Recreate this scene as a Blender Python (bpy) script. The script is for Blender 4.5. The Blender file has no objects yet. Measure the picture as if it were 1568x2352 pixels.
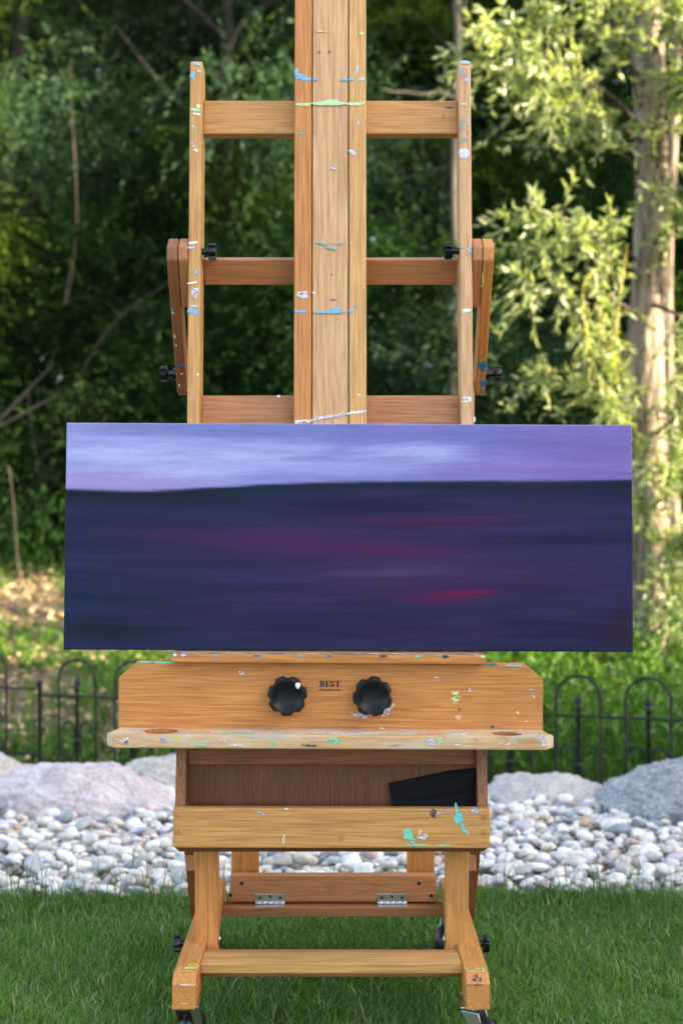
import bpy, bmesh, math, random
import numpy as np
from mathutils import Vector, Matrix, Euler, noise as mnoise

S = bpy.context.scene
COL = S.collection
R = math.radians
rng = np.random.default_rng(7)
random.seed(7)

# ------------------------------------------------------------------ camera, light, exposure
H = 0.945
F = 3267.0            # focal length in pixels of a 1568 x 2352 picture
def at(u, v, Y):      # the real point at distance Y
    return Vector(((u - 784) * Y / F, Y, H - (v - 1153) * Y / F))
cam = bpy.data.cameras.new('camera'); camo = bpy.data.objects.new('camera', cam); COL.objects.link(camo)
camo.location = (0, 0, H); camo.rotation_euler = (R(90), 0, 0)
cam.sensor_fit = 'VERTICAL'; cam.sensor_height = 36; cam.sensor_width = 24; cam.lens = 50
cam.shift_y = -23 / 2352
cam.clip_start = 0.05; cam.clip_end = 400
cam.dof.use_dof = True; cam.dof.focus_distance = 2.55; cam.dof.aperture_fstop = 3.6; cam.dof.aperture_blades = 0
S.camera = camo

SUN_EL, SUN_AZ = R(23), R(-20)          # azimuth measured from +X towards +Y
w = bpy.data.worlds.new('World'); S.world = w; w.use_nodes = True
nt = w.node_tree; nt.nodes.clear()
sky = nt.nodes.new('ShaderNodeTexSky'); sky.sky_type = 'NISHITA'; sky.sun_disc = False
sky.sun_elevation = SUN_EL; sky.sun_rotation = R(90) - SUN_AZ
sky.air_density = 1.0; sky.dust_density = 2.5; sky.ozone_density = 0.6
bg = nt.nodes.new('ShaderNodeBackground'); bg.inputs[1].default_value = 0.15
wo = nt.nodes.new('ShaderNodeOutputWorld')
hs = nt.nodes.new('ShaderNodeHueSaturation'); hs.inputs['Saturation'].default_value = .74   # the camera was balanced for open shade
nt.links.new(sky.outputs[0], hs.inputs['Color']); nt.links.new(hs.outputs[0], bg.inputs[0]); nt.links.new(bg.outputs[0], wo.inputs[0])
sl = bpy.data.lights.new('sun', 'SUN'); sl.energy = 5.0; sl.angle = R(0.5); sl.color = (1.0, 0.82, 0.56)
so = bpy.data.objects.new('sun', sl); COL.objects.link(so)
sd = Vector((math.cos(SUN_EL) * math.cos(SUN_AZ), math.cos(SUN_EL) * math.sin(SUN_AZ), math.sin(SUN_EL)))
so.rotation_euler = sd.to_track_quat('Z', 'Y').to_euler(); so.location = (8, 0, 8)
vs = S.view_settings
vs.view_transform = 'Standard'; vs.look = 'None'; vs.gamma = 1; vs.use_curve_mapping = False
vs.exposure = 2.25
S.cycles.max_bounces = 8; S.cycles.transparent_max_bounces = 8

# ------------------------------------------------------------------ helpers
def tag(o, label=None, cat=None, group=None, kind=None):
    if label: o['label'] = label
    if cat: o['category'] = cat
    if group: o['group'] = group
    if kind: o['kind'] = kind
    return o
def empty(name, loc=(0, 0, 0)):
    o = bpy.data.objects.new(name, None); COL.objects.link(o); o.location = loc; o.empty_display_size = .05
    return o
def link(name, me, mat, parent=None, loc=(0, 0, 0), rot=(0, 0, 0)):
    o = bpy.data.objects.new(name, me); COL.objects.link(o)
    if mat is not None and not me.materials: me.materials.append(mat)
    loc = Vector(loc)
    if parent is not None:
        o.parent = parent
        p = parent; off = Vector()
        while p is not None: off += p.location; p = p.parent
        loc = loc - off
    o.location = loc; o.rotation_euler = rot
    return o
def me_from(bm, name, smooth=False):
    me = bpy.data.meshes.new(name); bm.to_mesh(me); bm.free()
    if smooth:
        me.polygons.foreach_set('use_smooth', [True] * len(me.polygons))
    return me
def np_mesh(name, V, Fq, smooth=False):
    """V (n,3), Fq (m,k) faces of k corners"""
    me = bpy.data.meshes.new(name); k = Fq.shape[1]
    me.vertices.add(len(V)); me.vertices.foreach_set('co', np.asarray(V, dtype=np.float32).ravel())
    me.loops.add(Fq.size); me.loops.foreach_set('vertex_index', Fq.ravel().astype(np.int32))
    me.polygons.add(len(Fq)); me.polygons.foreach_set('loop_start', np.arange(0, Fq.size, k, dtype=np.int32))
    try: me.polygons.foreach_set('loop_total', np.full(len(Fq), k, dtype=np.int32))
    except Exception: pass
    if smooth: me.polygons.foreach_set('use_smooth', np.ones(len(Fq), dtype=bool))
    me.update(calc_edges=True)
    return me
def set_cols(me, cols):
    a = me.color_attributes.new('tint', 'FLOAT_COLOR', 'POINT')
    c = np.ones((len(cols), 4), dtype=np.float32); c[:, :3] = cols
    a.data.foreach_set('color', c.ravel())
def box_bm(sx, sy, sz, bev=0.002, seg=2):
    bm = bmesh.new(); bmesh.ops.create_cube(bm, size=1.0)
    for v_ in bm.verts: v_.co = Vector((v_.co.x * sx, v_.co.y * sy, v_.co.z * sz))
    if bev: bmesh.ops.bevel(bm, geom=bm.edges[:], offset=bev, segments=seg, profile=.6, affect='EDGES')
    return bm
def board(name, size, loc, mat, parent, rot=(0, 0, 0), bev=0.002, seg=2):
    return link(name, me_from(box_bm(*size, bev=bev, seg=seg), name), mat, parent, loc, rot)
def prism_bm(pts, d, bev=0.0015, holes=()):
    """outline in (x, z), extruded along y by d, centred on y = 0; holes are further outlines"""
    from mathutils.geometry import tessellate_polygon
    loops = [[Vector((p[0], 0, p[1])) for p in pts]] + [[Vector((p[0], 0, p[1])) for p in h] for h in holes]
    flat = [p for l in loops for p in l]
    tris = tessellate_polygon(loops)
    bm = bmesh.new()
    a = [bm.verts.new((p.x, -d / 2, p.z)) for p in flat]; b = [bm.verts.new((p.x, d / 2, p.z)) for p in flat]
    if holes:
        for t in tris:
            bm.faces.new([a[i] for i in t]); bm.faces.new([b[i] for i in reversed(t)])
    else:
        bm.faces.new(a); bm.faces.new(b[::-1])
    o = 0
    for l in loops:
        n = len(l)
        for i in range(n):
            j = (i + 1) % n
            bm.faces.new([a[o + i], a[o + j], b[o + j], b[o + i]])
        o += n
    bmesh.ops.recalc_face_normals(bm, faces=bm.faces[:])
    if bev:
        ed = [e for e in bm.edges if len(e.link_faces) == 2 and e.calc_face_angle(0) > R(25)]
        bmesh.ops.bevel(bm, geom=ed, offset=bev, segments=2, profile=.6, affect='EDGES', clamp_overlap=True)
    return bm
def cyl_bm(r, h, n=24, bev=0.0, r2=None):
    bm = bmesh.new(); bmesh.ops.create_cone(bm, cap_ends=True, segments=n, radius1=r, radius2=r if r2 is None else r2, depth=h)
    if bev: bmesh.ops.bevel(bm, geom=[e for e in bm.edges if e.calc_face_angle(0) > R(50)], offset=bev, segments=2, affect='EDGES')
    return bm
def tube_np(pts, rads, n=8, closed_ends=True):
    pts = [Vector(p) for p in pts]; V = []; Fc = []
    up = Vector((0.13, 0.21, 0.97))
    for i, p in enumerate(pts):
        t = (pts[min(i + 1, len(pts) - 1)] - pts[max(i - 1, 0)]).normalized()
        a = t.cross(up)
        if a.length < .1: a = t.cross(Vector((1, 0, 0)))
        a.normalize(); b = t.cross(a)
        for k in range(n):
            th = 2 * math.pi * k / n
            V.append(p + (a * math.cos(th) + b * math.sin(th)) * rads[i])
    for i in range(len(pts) - 1):
        for k in range(n):
            Fc.append((i * n + k, i * n + (k + 1) % n, (i + 1) * n + (k + 1) % n, (i + 1) * n + k))
    return [tuple(v_) for v_ in V], Fc
def tube_mesh(name, runs, n=8):
    V, Fc = [], []
    for pts, rads in runs:
        v_, f_ = tube_np(pts, rads if hasattr(rads, '__len__') else [rads] * len(pts), n)
        o = len(V); V += v_; Fc += [tuple(i + o for i in q) for q in f_]
    return np_mesh(name, np.array(V), np.array(Fc), smooth=True)

# ------------------------------------------------------------------ materials
def new_mat(name):
    m = bpy.data.materials.new(name); m.use_nodes = True
    t = m.node_tree; b = t.nodes['Principled BSDF']
    return m, t, b
def N(t, typ, **kw):
    n = t.nodes.new(typ)
    for k, v_ in kw.items(): setattr(n, k, v_)
    return n
def ramp(t, fac, stops):
    n = t.nodes.new('ShaderNodeValToRGB'); e = n.color_ramp.elements
    while len(e) > 1: e.remove(e[-1])
    e[0].position = stops[0][0]; e[0].color = (*stops[0][1], 1)
    for p, c in stops[1:]:
        x = e.new(p); x.color = (*c, 1)
    t.links.new(fac, n.inputs[0])
    return n.outputs[0]
def mix(t, fac, a, b, mode='MIX'):
    n = t.nodes.new('ShaderNodeMix'); n.data_type = 'RGBA'; n.blend_type = mode
    for s, x in ((0, fac), (6, a), (7, b)):
        if hasattr(x, 'default_value') or hasattr(x, 'is_linked'): t.links.new(x, n.inputs[s])
        elif s == 0: n.inputs[0].default_value = x
        else: n.inputs[s].default_value = (*x, 1)
    return n.outputs[2]
def math_(t, op, a, b=None):
    n = t.nodes.new('ShaderNodeMath'); n.operation = op
    for i, x in enumerate((a, b)):
        if x is None: continue
        if isinstance(x, (int, float)): n.inputs[i].default_value = x
        else: t.links.new(x, n.inputs[i])
    return n.outputs[0]
def noise_(t, vec, scale, detail=3, rough=.5, dist=0):
    n = t.nodes.new('ShaderNodeTexNoise'); n.inputs['Scale'].default_value = scale
    n.inputs['Detail'].default_value = detail; n.inputs['Roughness'].default_value = rough; n.inputs['Distortion'].default_value = dist
    if vec is not None: t.links.new(vec, n.inputs['Vector'])
    return n.outputs['Fac']
def objvec(t, scale=(1, 1, 1), rand=True):
    tc = t.nodes.new('ShaderNodeTexCoord'); out = tc.outputs['Object']
    if rand:
        oi = t.nodes.new('ShaderNodeObjectInfo')
        m = t.nodes.new('ShaderNodeVectorMath'); m.operation = 'MULTIPLY'
        cb = t.nodes.new('ShaderNodeCombineXYZ')
        for i in range(3): t.links.new(oi.outputs['Random'], cb.inputs[i])
        t.links.new(cb.outputs[0], m.inputs[0]); m.inputs[1].default_value = (13.1, 27.7, 41.3)
        a = t.nodes.new('ShaderNodeVectorMath'); a.operation = 'ADD'
        t.links.new(out, a.inputs[0]); t.links.new(m.outputs[0], a.inputs[1]); out = a.outputs[0]
    mp = t.nodes.new('ShaderNodeMapping'); mp.inputs['Scale'].default_value = scale
    t.links.new(out, mp.inputs[0])
    return mp.outputs[0]
def bump(t, b, h, dist, strength=1.0):
    n = t.nodes.new('ShaderNodeBump'); n.inputs['Strength'].default_value = strength; n.inputs['Distance'].default_value = dist
    t.links.new(h, n.inputs['Height']); t.links.new(n.outputs[0], b.inputs['Normal'])

WOODS = {'honey': ((.63, .325, .100), (.37, .155, .042)),
         'pale': ((.68, .41, .205), (.44, .215, .090)),
         'orange': ((.66, .290, .080), (.36, .128, .032)),
         'red': ((.54, .245, .10), (.31, .12, .045)),
         'blond': ((.66, .375, .130), (.42, .200, .062)),
         'brown': ((.175, .072, .027), (.070, .027, .011)),
         'dark': ((.32, .13, .050), (.18, .065, .023))}
_wood = {}
def wood(tint, axis, rings=1.0, stained=False, contrast=1.0):
    key = (tint, axis, rings, stained, contrast)
    if key in _wood: return _wood[key]
    m, t, b = new_mat('oak_%s_along_%s' % (tint, axis))
    lo, hi = .9, 17 * rings
    sc = {'x': (lo, hi, hi), 'y': (hi, lo, hi), 'z': (hi, hi, lo)}[axis]
    n1 = noise_(t, objvec(t, sc), 1.0, 2.0, .45, .3)
    bands = math_(t, 'FRACT', math_(t, 'MULTIPLY', n1, 15.0))
    bands = ramp(t, bands, [(0, (0, 0, 0)), (.55, (.45, .45, .45)), (.86, (1, 1, 1)), (1, (0, 0, 0))])
    lo2, hi2 = 11, 420
    sc2 = {'x': (lo2, hi2, hi2), 'y': (hi2, lo2, hi2), 'z': (hi2, hi2, lo2)}[axis]
    pores = noise_(t, objvec(t, sc2), 1.0, 3.0, .6)
    pr = ramp(t, pores, [(.36, (.0,) * 3), (.58, (1, 1, 1))])
    broad = noise_(t, objvec(t, tuple(s * .25 for s in sc)), 1.0, 2.0)
    light, dark = WOODS[tint]
    c = mix(t, math_(t, 'MULTIPLY', bands, .46 * contrast), light, dark)
    c = mix(t, ramp(t, broad, [(.3, (0, 0, 0)), (.7, (.5, .5, .5))]), c, tuple(x * .8 for x in light))
    pm = mix(t, pr, (.50, .39, .31), (1, 1, 1))
    c = mix(t, .60, c, pm, 'MULTIPLY')
    oi_ = t.nodes.new('ShaderNodeObjectInfo')
    c = mix(t, 1.0, c, mix(t, oi_.outputs['Random'], (.90, .86, .80), (1.10, 1.12, 1.16)), 'MULTIPLY')
    grime = noise_(t, objvec(t, (1, 1, 1)), 11.0, 4, .6)
    c = mix(t, ramp(t, grime, [(.52, (0,) * 3), (.74, (.30,) * 3)]), c, tuple(x * .55 for x in light))
    spots = noise_(t, objvec(t, (1, 1, 1)), 34.0, 3.0, .6)
    c = mix(t, ramp(t, spots, [(.68, (0, 0, 0)), (.76, (.35, .35, .35))]), c, (.22, .12, .07))
    if stained:
        v1 = objvec(t, (9, 30, 30)); v2 = objvec(t, (14, 22, 40))
        f1 = noise_(t, v1, 1.0, 5, .65); c = mix(t, ramp(t, f1, [(.42, (.10,) * 3), (.62, (.6,) * 3)]), c, (.68, .60, .48))
        f2 = noise_(t, v2, 1.0, 4, .6)
        c = mix(t, ramp(t, f2, [(.56, (0,) * 3), (.63, (.5,) * 3)]), c, (.42, .52, .56))
        f3 = noise_(t, objvec(t, (17, 25, 60)), 1.0, 4, .6)
        c = mix(t, ramp(t, f3, [(.60, (0,) * 3), (.66, (.5,) * 3)]), c, (.70, .50, .16))
        f4 = noise_(t, objvec(t, (22, 35, 50)), 1.3, 4, .6)
        c = mix(t, ramp(t, f4, [(.62, (0,) * 3), (.66, (.5,) * 3)]), c, (.34, .55, .36))
        f5 = noise_(t, objvec(t, (26, 40, 45)), 1.1, 4, .6)
        c = mix(t, ramp(t, f5, [(.65, (0,) * 3), (.69, (.5,) * 3)]), c, (.50, .32, .42))
        b.inputs['Roughness'].default_value = .6
    t.links.new(c, b.inputs['Base Color'])
    if not stained: t.links.new(ramp(t, pores, [(.3, (.62,) * 3), (.6, (.40,) * 3)]), b.inputs['Roughness'])
    b.inputs['Specular IOR Level'].default_value = .42
    bump(t, b, pores, .0004, .5)
    _wood[key] = m
    return m
def plain(name, col, rough=.5, metal=0.0, var=.0, scale=20, spec=.5, bmp=0.0):
    m, t, b = new_mat(name)
    b.inputs['Roughness'].default_value = rough; b.inputs['Metallic'].default_value = metal
    b.inputs['Specular IOR Level'].default_value = spec
    f = noise_(t, objvec(t), scale, 4, .6)
    c = mix(t, f, tuple(max(0, x * (1 - var)) for x in col), tuple(min(1, x * (1 + var)) for x in col))
    t.links.new(c, b.inputs['Base Color'])
    if bmp: bump(t, b, f, bmp)
    return m
def paint_mat(name, col, cover=.40):
    """thick acrylic smear, scratched through where the brush was dry"""
    m, t, b = new_mat(name)
    f = noise_(t, objvec(t, (.45, 1, 1)), 300.0, 4, .7)
    a = ramp(t, f, [(cover - .06, (0,) * 3), (cover + .03, (1,) * 3)])
    f2 = noise_(t, objvec(t, (1, 1, 1)), 90.0, 3, .6)
    c = mix(t, f2, tuple(x * .75 for x in col), tuple(min(1, x * 1.25) for x in col))
    t.links.new(c, b.inputs['Base Color']); t.links.new(a, b.inputs['Alpha'])
    b.inputs['Roughness'].default_value = .4
    bump(t, b, f, .0006)
    return m
BLACKP = plain('black_plastic', (.005, .0055, .007), .25, var=.3, scale=60, spec=.45, bmp=.0001)
BLACKD = plain('worn_black_plastic', (.006, .007, .009), .42, var=.6, scale=45, spec=.28, bmp=.0002)
STEEL = plain('zinc_steel', (.62, .63, .64), .32, 1.0, .12, 60)
DARKHOLE = plain('screw_dark', (.03, .022, .02), .5, .5, .3, 60)
def leaf_mat(name, c1, c2, trans=.35, rough=.45, spec=.4, scale=3.0, back=1.35):
    m, t, b = new_mat(name)
    at_ = t.nodes.new('ShaderNodeAttribute'); at_.attribute_name = 'tint'
    c = mix(t, at_.outputs['Fac'], c1, c2)
    t.links.new(c, b.inputs['Base Color']); b.inputs['Roughness'].default_value = rough
    b.inputs['Specular IOR Level'].default_value = spec
    tr = t.nodes.new('ShaderNodeBsdfTranslucent')
    t.links.new(mix(t, 1.0, c, (back, back * 1.05, .55), 'MULTIPLY'), tr.inputs[0])
    mx = t.nodes.new('ShaderNodeMixShader'); mx.inputs[0].default_value = trans
    t.links.new(b.outputs[0], mx.inputs[1]); t.links.new(tr.outputs[0], mx.inputs[2])
    t.links.new(mx.outputs[0], t.nodes['Material Output'].inputs[0])
    return m

# ------------------------------------------------------------------ ground and terrain
def sstep(a, b, x):
    x = np.clip((x - a) / (b - a), 0, 1); return x * x * (3 - 2 * x)
def ground_h(x, y):
    h = -.075 * sstep(4.45, 4.9, y) + .16 * sstep(5.8, 7.2, y) + .30 * sstep(7, 9.5, y) + .32 * sstep(9.5, 13, y) + .8 * sstep(12, 22, y) + 5 * sstep(20, 70, y)
    return h - .03 * sstep(3.30, 3.42, y)
xs = np.concatenate([np.linspace(-60, -5, 24)[:-1], np.linspace(-5, 5, 81), np.linspace(5, 60, 24)[1:]])
ys = np.concatenate([np.linspace(-40, 2, 22)[:-1], np.linspace(2, 14, 161), np.linspace(14, 120, 50)[1:]])
GX, GY = np.meshgrid(xs, ys)
GZ = ground_h(GX, GY)
bumpy = np.array([mnoise.fractal(Vector((x * .9, y * .9, 3.3)), 1.0, 2.0, 4) for x, y in zip(GX.ravel(), GY.ravel())]).reshape(GX.shape)
GZ = GZ + bumpy * .07 * sstep(6, 9, GY)
V = np.stack([GX, GY, GZ], -1).reshape(-1, 3); nx = len(xs)
ii, jj = np.meshgrid(np.arange(len(ys) - 1), np.arange(nx - 1), indexing='ij'); q = (ii * nx + jj).ravel()
m, t, b = new_mat('woodland_soil')
vv = objvec(t, rand=False)
f = noise_(t, vv, .9, 4, .6); f2 = noise_(t, vv, 22, 5, .7); f3 = noise_(t, vv, 6, 4, .6)
c = mix(t, ramp(t, f2, [(.3, (0,) * 3), (.75, (1,) * 3)]), (.07, .048, .028), (.30, .21, .13))
c = mix(t, ramp(t, f, [(.50, (0,) * 3), (.62, (.8,) * 3)]), c, (.06, .085, .025))
c = mix(t, ramp(t, f3, [(.6, (0,) * 3), (.7, (.6,) * 3)]), c, (.36, .27, .17))
t.links.new(c, b.inputs['Base Color']); b.inputs['Roughness'].default_value = .95; bump(t, b, f2, .03)
tag(link('ground', np_mesh('ground', V, np.stack([q, q + 1, q + nx + 1, q + nx], -1), True), m), kind='structure')

def sheet(name, x0, x1, y0, y1, z, mat, step=.05, zf=None):
    xs_ = np.arange(x0, x1 + 1e-6, step); ys_ = np.arange(y0, y1 + 1e-6, step)
    X, Y_ = np.meshgrid(xs_, ys_); Z = z + 0 * X if zf is None else zf(X, Y_)
    V_ = np.stack([X, Y_, Z], -1).reshape(-1, 3); n_ = len(xs_)
    a, b_ = np.meshgrid(np.arange(len(ys_) - 1), np.arange(n_ - 1), indexing='ij'); q_ = (a * n_ + b_).ravel()
    return tag(link(name, np_mesh(name, V_, np.stack([q_, q_ + 1, q_ + n_ + 1, q_ + n_], -1), True), mat), kind='structure')
sheet('lawn', -6, 6, -6, 3.3, .004, plain('lawn_thatch', (.06, .075, .03), .95, 0, .6, 60, bmp=.004), .3)
def bed_edge(x):       # where the lawn gives way to the stones
    return 3.40 + .03 * math.sin(x * 2.3 + .5) + .015 * math.sin(x * 7.1)
bed = sheet('pebble_bed', -3, 3, 3.34, 4.72, 0, plain('dark_gravel', (.10, .09, .08), .9, 0, .4, 80, bmp=.003), .06,  # gravel under the stones in one dark colour
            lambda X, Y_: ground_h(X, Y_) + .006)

# ------------------------------------------------------------------ pebbles
PAL = [((.60, .59, .57), 34), ((.68, .665, .64), 24), ((.50, .49, .47), 16), ((.60, .56, .47), 11), ((.40, .385, .37), 9), ((.54, .47, .45), 6),
       ((.22, .26, .29), 8), ((.31, .345, .37), 9), ((.40, .31, .31), 5), ((.46, .33, .20), 2.5), ((.50, .36, .28), 2), ((.13, .15, .17), 3), ((.45, .43, .50), 6)]
PC = np.array([c for c, _ in PAL]); PWt = np.array([w_ for _, w_ in PAL], float); PWt /= PWt.sum()
def pebble_proto(sub, seed):
    bm = bmesh.new(); bmesh.ops.create_icosphere(bm, subdivisions=sub, radius=1.0)
    r_ = random.Random(seed); o = Vector((r_.random() * 50, r_.random() * 50, 0)); p = r_.uniform(1.8, 3.6)
    for v_ in bm.verts:
        d = v_.co.normalized()
        k = (abs(d.x) ** p + abs(d.y) ** p + abs(d.z) ** p) ** (-1 / p)
        v_.co = d * k * (1 + .30 * mnoise.noise(d * .9 + o) + .12 * mnoise.noise(d * 2.3 + o)) * .93
    bm.verts.ensure_lookup_table()
    V_ = np.array([v_.co[:] for v_ in bm.verts]); F_ = np.array([[v_.index for v_ in f_.verts] for f_ in bm.faces]); bm.free()
    return V_, F_
protos3 = [pebble_proto(3, i) for i in range(10)]
protos2 = [pebble_proto(2, i + 20) for i in range(10)]
cell = .005; hx0, hy0 = -2.3, 3.30
HM = np.zeros((320, 920)); gx = hx0 + np.arange(920) * cell; gy = hy0 + np.arange(320) * cell
stones = []
XX, YY = np.meshgrid(gx, gy)
BASEH = ground_h(XX, YY) + .006
HM[:] = BASEH
boulder_spots = []     # (x, y, rx, ry)
def in_boulder(x, y):
    return any(((x - a) / c_) ** 2 + ((y - b_) / d_) ** 2 < .75 for a, b_, c_, d_ in boulder_spots)
boulder_spots += [(-.79, 4.40, .33, .21), (.66, 4.52, .20, .16), (1.04, 4.36, .27, .24), (-.50, 4.72, .2, .12)]
def drop(x, y, a, b_, c_, yaw):
    r_ = max(a, b_); i0, i1 = int((y - r_ - hy0) / cell), int((y + r_ - hy0) / cell) + 2; j0, j1 = int((x - r_ - hx0) / cell), int((x + r_ - hx0) / cell) + 2
    if i0 < 0 or j0 < 0 or i1 > 320 or j1 > 920: return
    sub = HM[i0:i1, j0:j1]; dx = XX[i0:i1, j0:j1] - x; dy = YY[i0:i1, j0:j1] - y
    cs, sn = math.cos(yaw), math.sin(yaw); lx = dx * cs + dy * sn; ly = -dx * sn + dy * cs
    q_ = 1 - (lx / a) ** 2 - (ly / b_) ** 2; inside = q_ > 0
    if not inside.any(): return
    hh = np.sqrt(np.clip(q_, 0, 1)) * c_
    z = np.percentile((sub + hh)[inside], 80) - .001
    if z - c_ > BASEH[(i0 + i1) // 2, (j0 + j1) // 2] + .040: return
    HM[i0:i1, j0:j1] = np.where(inside, np.maximum(sub, z + hh), sub)
    stones.append((x, y, z, a, b_, c_, yaw))
for k in range(14000):
    x = random.uniform(-2.0, 2.0); y = random.uniform(3.33, 4.66)
    if abs(x) > 1.35 and random.random() < .5: continue
    if y < bed_edge(x) or in_boulder(x, y): continue
    a = random.choice([.008, .011, .014, .016, .018, .020, .026]) * random.uniform(.85, 1.2)
    drop(x, y, a, a * random.uniform(.52, .92), a * random.uniform(.36, .66), random.uniform(0, 6.28))
def stone_cols(n): return 1.24 * PC[rng.choice(len(PC), n, p=PWt)] * rng.uniform(.85, 1.12, (n, 1))
def stone_mat(name, src):
    m, t, b = new_mat(name)
    if src == 'obj':
        oi = t.nodes.new('ShaderNodeObjectInfo'); base = oi.outputs['Color']
    else:
        a_ = t.nodes.new('ShaderNodeAttribute'); a_.attribute_name = 'tint'; base = a_.outputs['Color']
    sc_ = 1.0 if src != 'obj' else .022
    vec = objvec(t, (sc_,) * 3, rand=(src == 'obj'))
    f = noise_(t, vec, 55, 4, .65); g = noise_(t, vec, 300, 3, .7)
    c = mix(t, ramp(t, f, [(.35, (0,) * 3), (.65, (1,) * 3)]), (.80, .79, .78), (1.08, 1.07, 1.05))
    c = mix(t, 1.0, base, c, 'MULTIPLY')
    c = mix(t, ramp(t, g, [(.58, (0,) * 3), (.70, (.25,) * 3)]), c, (.20, .18, .17))
    t.links.new(c, b.inputs['Base Color']); b.inputs['Roughness'].default_value = .62
    bump(t, b, g, .0008)
    return m
MP_OBJ, MP_ATT = stone_mat('pebble_stone', 'obj'), stone_mat('pebble_stone_mass', 'att')
vis = [s for s in stones if abs(s[0]) < s[1] * .245 and s[2] > BASEH[min(319, int((s[1] - hy0) / cell)), 460] + .008]
vis.sort(key=lambda s: s[1] - s[3] * 14)
single = set(id(s) for s in vis[:296])
pm = []
for i, (V_, F_) in enumerate(protos3):
    me = np_mesh('pebble', V_, F_, True); me.materials.append(MP_OBJ); pm.append(me)
for s in vis[:296]:
    o = bpy.data.objects.new('pebble', random.choice(pm)); COL.objects.link(o); o.parent = bed
    o.location = s[:3]; o.scale = s[3:6]; o.rotation_euler = (random.uniform(-.42, .42), random.uniform(-.42, .42), s[6])
    c = stone_cols(1)[0]; o.color = (*c, 1)
AV, AF, AC = [], [], []; off = 0
for s in stones:
    if id(s) in single: continue
    V_, F_ = random.choice(protos2)
    M = (Matrix.Translation(s[:3]) @ Euler((random.uniform(-.42, .42), random.uniform(-.42, .42), s[6])).to_matrix().to_4x4() @ Matrix.Diagonal((*s[3:6], 1)))
    Mn = np.array(M); W_ = V_ @ Mn[:3, :3].T + Mn[:3, 3]
    AV.append(W_); AF.append(F_ + off); off += len(V_); AC.append(np.repeat(stone_cols(1), len(V_), 0))
me = np_mesh('pebbles', np.concatenate(AV), np.concatenate(AF), True); set_cols(me, np.concatenate(AC))
o = link('pebbles', me, MP_ATT, bed); tag(o, kind='stuff')
print('stones', len(stones))

# ------------------------------------------------------------------ boulders
def boulder_mat(name, base, dark, fleck, warm):
    m, t, b = new_mat(name)
    v_ = objvec(t, rand=False)
    f = noise_(t, v_, 9, 6, .62); g = noise_(t, v_, 70, 4, .7); h = noise_(t, v_, 260, 2, .6)
    c = mix(t, ramp(t, f, [(.35, (0,) * 3), (.66, (1,) * 3)]), dark, base)
    c = mix(t, ramp(t, g, [(.50, (0,) * 3), (.64, (.75,) * 3)]), c, fleck)
    c = mix(t, ramp(t, h, [(.55, (0,) * 3), (.66, (.5,) * 3)]), c, tuple(x * .45 for x in base))
    k = noise_(t, v_, 5, 4, .6); c = mix(t, ramp(t, k, [(.58, (0,) * 3), (.70, (.6,) * 3)]), c, warm)
    t.links.new(c, b.inputs['Base Color']); b.inputs['Roughness'].default_value = .85
    bump(t, b, math_(t, 'ADD', math_(t, 'MULTIPLY', f, 3.0), g), .012)
    return m
def boulder(name, label, pos, rad, seed, mat, squash=2.3, flat=0, tilt=(0, 0, 0), group='boulders along the back of the stone bed', amp=.22):
    bm = bmesh.new(); bmesh.ops.create_icosphere(bm, subdivisions=6, radius=1.0)
    o = Vector((seed * 7.7, seed * 3.1, seed * 1.3))
    for v_ in bm.verts:
        d = v_.co.normalized(); k = (abs(d.x) ** squash + abs(d.y) ** squash + abs(d.z) ** squash) ** (-1 / squash)
        s = 1 + amp * mnoise.noise(d * 1.1 + o) + amp * .45 * mnoise.noise(d * 2.6 + o) + .07 * mnoise.fractal(d * 5 + o, .9, 2.0, 4)
        s -= .10 * max(0, mnoise.noise(d * 1.9 - o))
        s -= .05 * max(0, .16 - abs(mnoise.noise(d * 2.4 + o * 2))) / .16 * (1 if mnoise.noise(d * 1.3 - o * 3) > .0 else .2)
        s += .018 * mnoise.fractal(d * 14 + o, .8, 2.0, 3)
        v_.co = Vector((d.x * rad[0], d.y * rad[1], d.z * rad[2])) * k * s
    ob = link(name, me_from(bm, name, True), mat, None, pos, tilt)
    return tag(ob, label, 'boulder', group)
PINK = boulder_mat('pink_granite', (.72, .64, .66), (.48, .40, .42), (.82, .78, .79), (.30, .22, .22))
WHITE = boulder_mat('white_limestone', (.60, .58, .53), (.36, .34, .30), (.70, .68, .64), (.40, .35, .28))
PALE = boulder_mat('pale_granite', (.60, .57, .545), (.46, .43, .41), (.70, .67, .65), (.40, .33, .26))
GREY = boulder_mat('grey_granite', (.38, .40, .42), (.20, .215, .235), (.62, .64, .66), (.30, .29, .27))
BROWN = boulder_mat('brown_sandstone', (.26, .18, .12), (.12, .08, .06), (.32, .25, .19), (.2, .13, .09))
boulder('boulder', 'broad pinkish white boulder lying left of the easel behind the pebbles', (-.770, 4.42, -.045), (.335, .22, .180), 3, PINK, 1.95, tilt=(0, R(9), 0), amp=.10)
boulder('boulder', 'flat white rock tucked behind the pinkish boulder beside the easel', (-.50, 4.72, -.03), (.26, .13, .125), 5, WHITE, 2.6, tilt=(0, R(3), 0), amp=.12)
boulder('boulder', 'small cream rock at the left edge, behind the pinkish boulder', (-1.17, 4.72, .02), (.115, .10, .085), 8, WHITE, 2.3)
boulder('boulder', 'brown rock in shadow against the left end of the pinkish boulder', (-1.105, 4.22, -.03), (.075, .07, .10), 11, BROWN, 2.3)
boulder('boulder', 'low pale rounded boulder just right of the easel', (.635, 4.52, -.045), (.245, .17, .135), 14, PALE, 1.9, amp=.12)
boulder('boulder', 'grey speckled boulder standing at the right edge of the stone bed', (1.07, 4.40, -.03), (.29, .26, .180), 21, GREY, 1.75, tilt=(0, R(4), 0), amp=.10)

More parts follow.
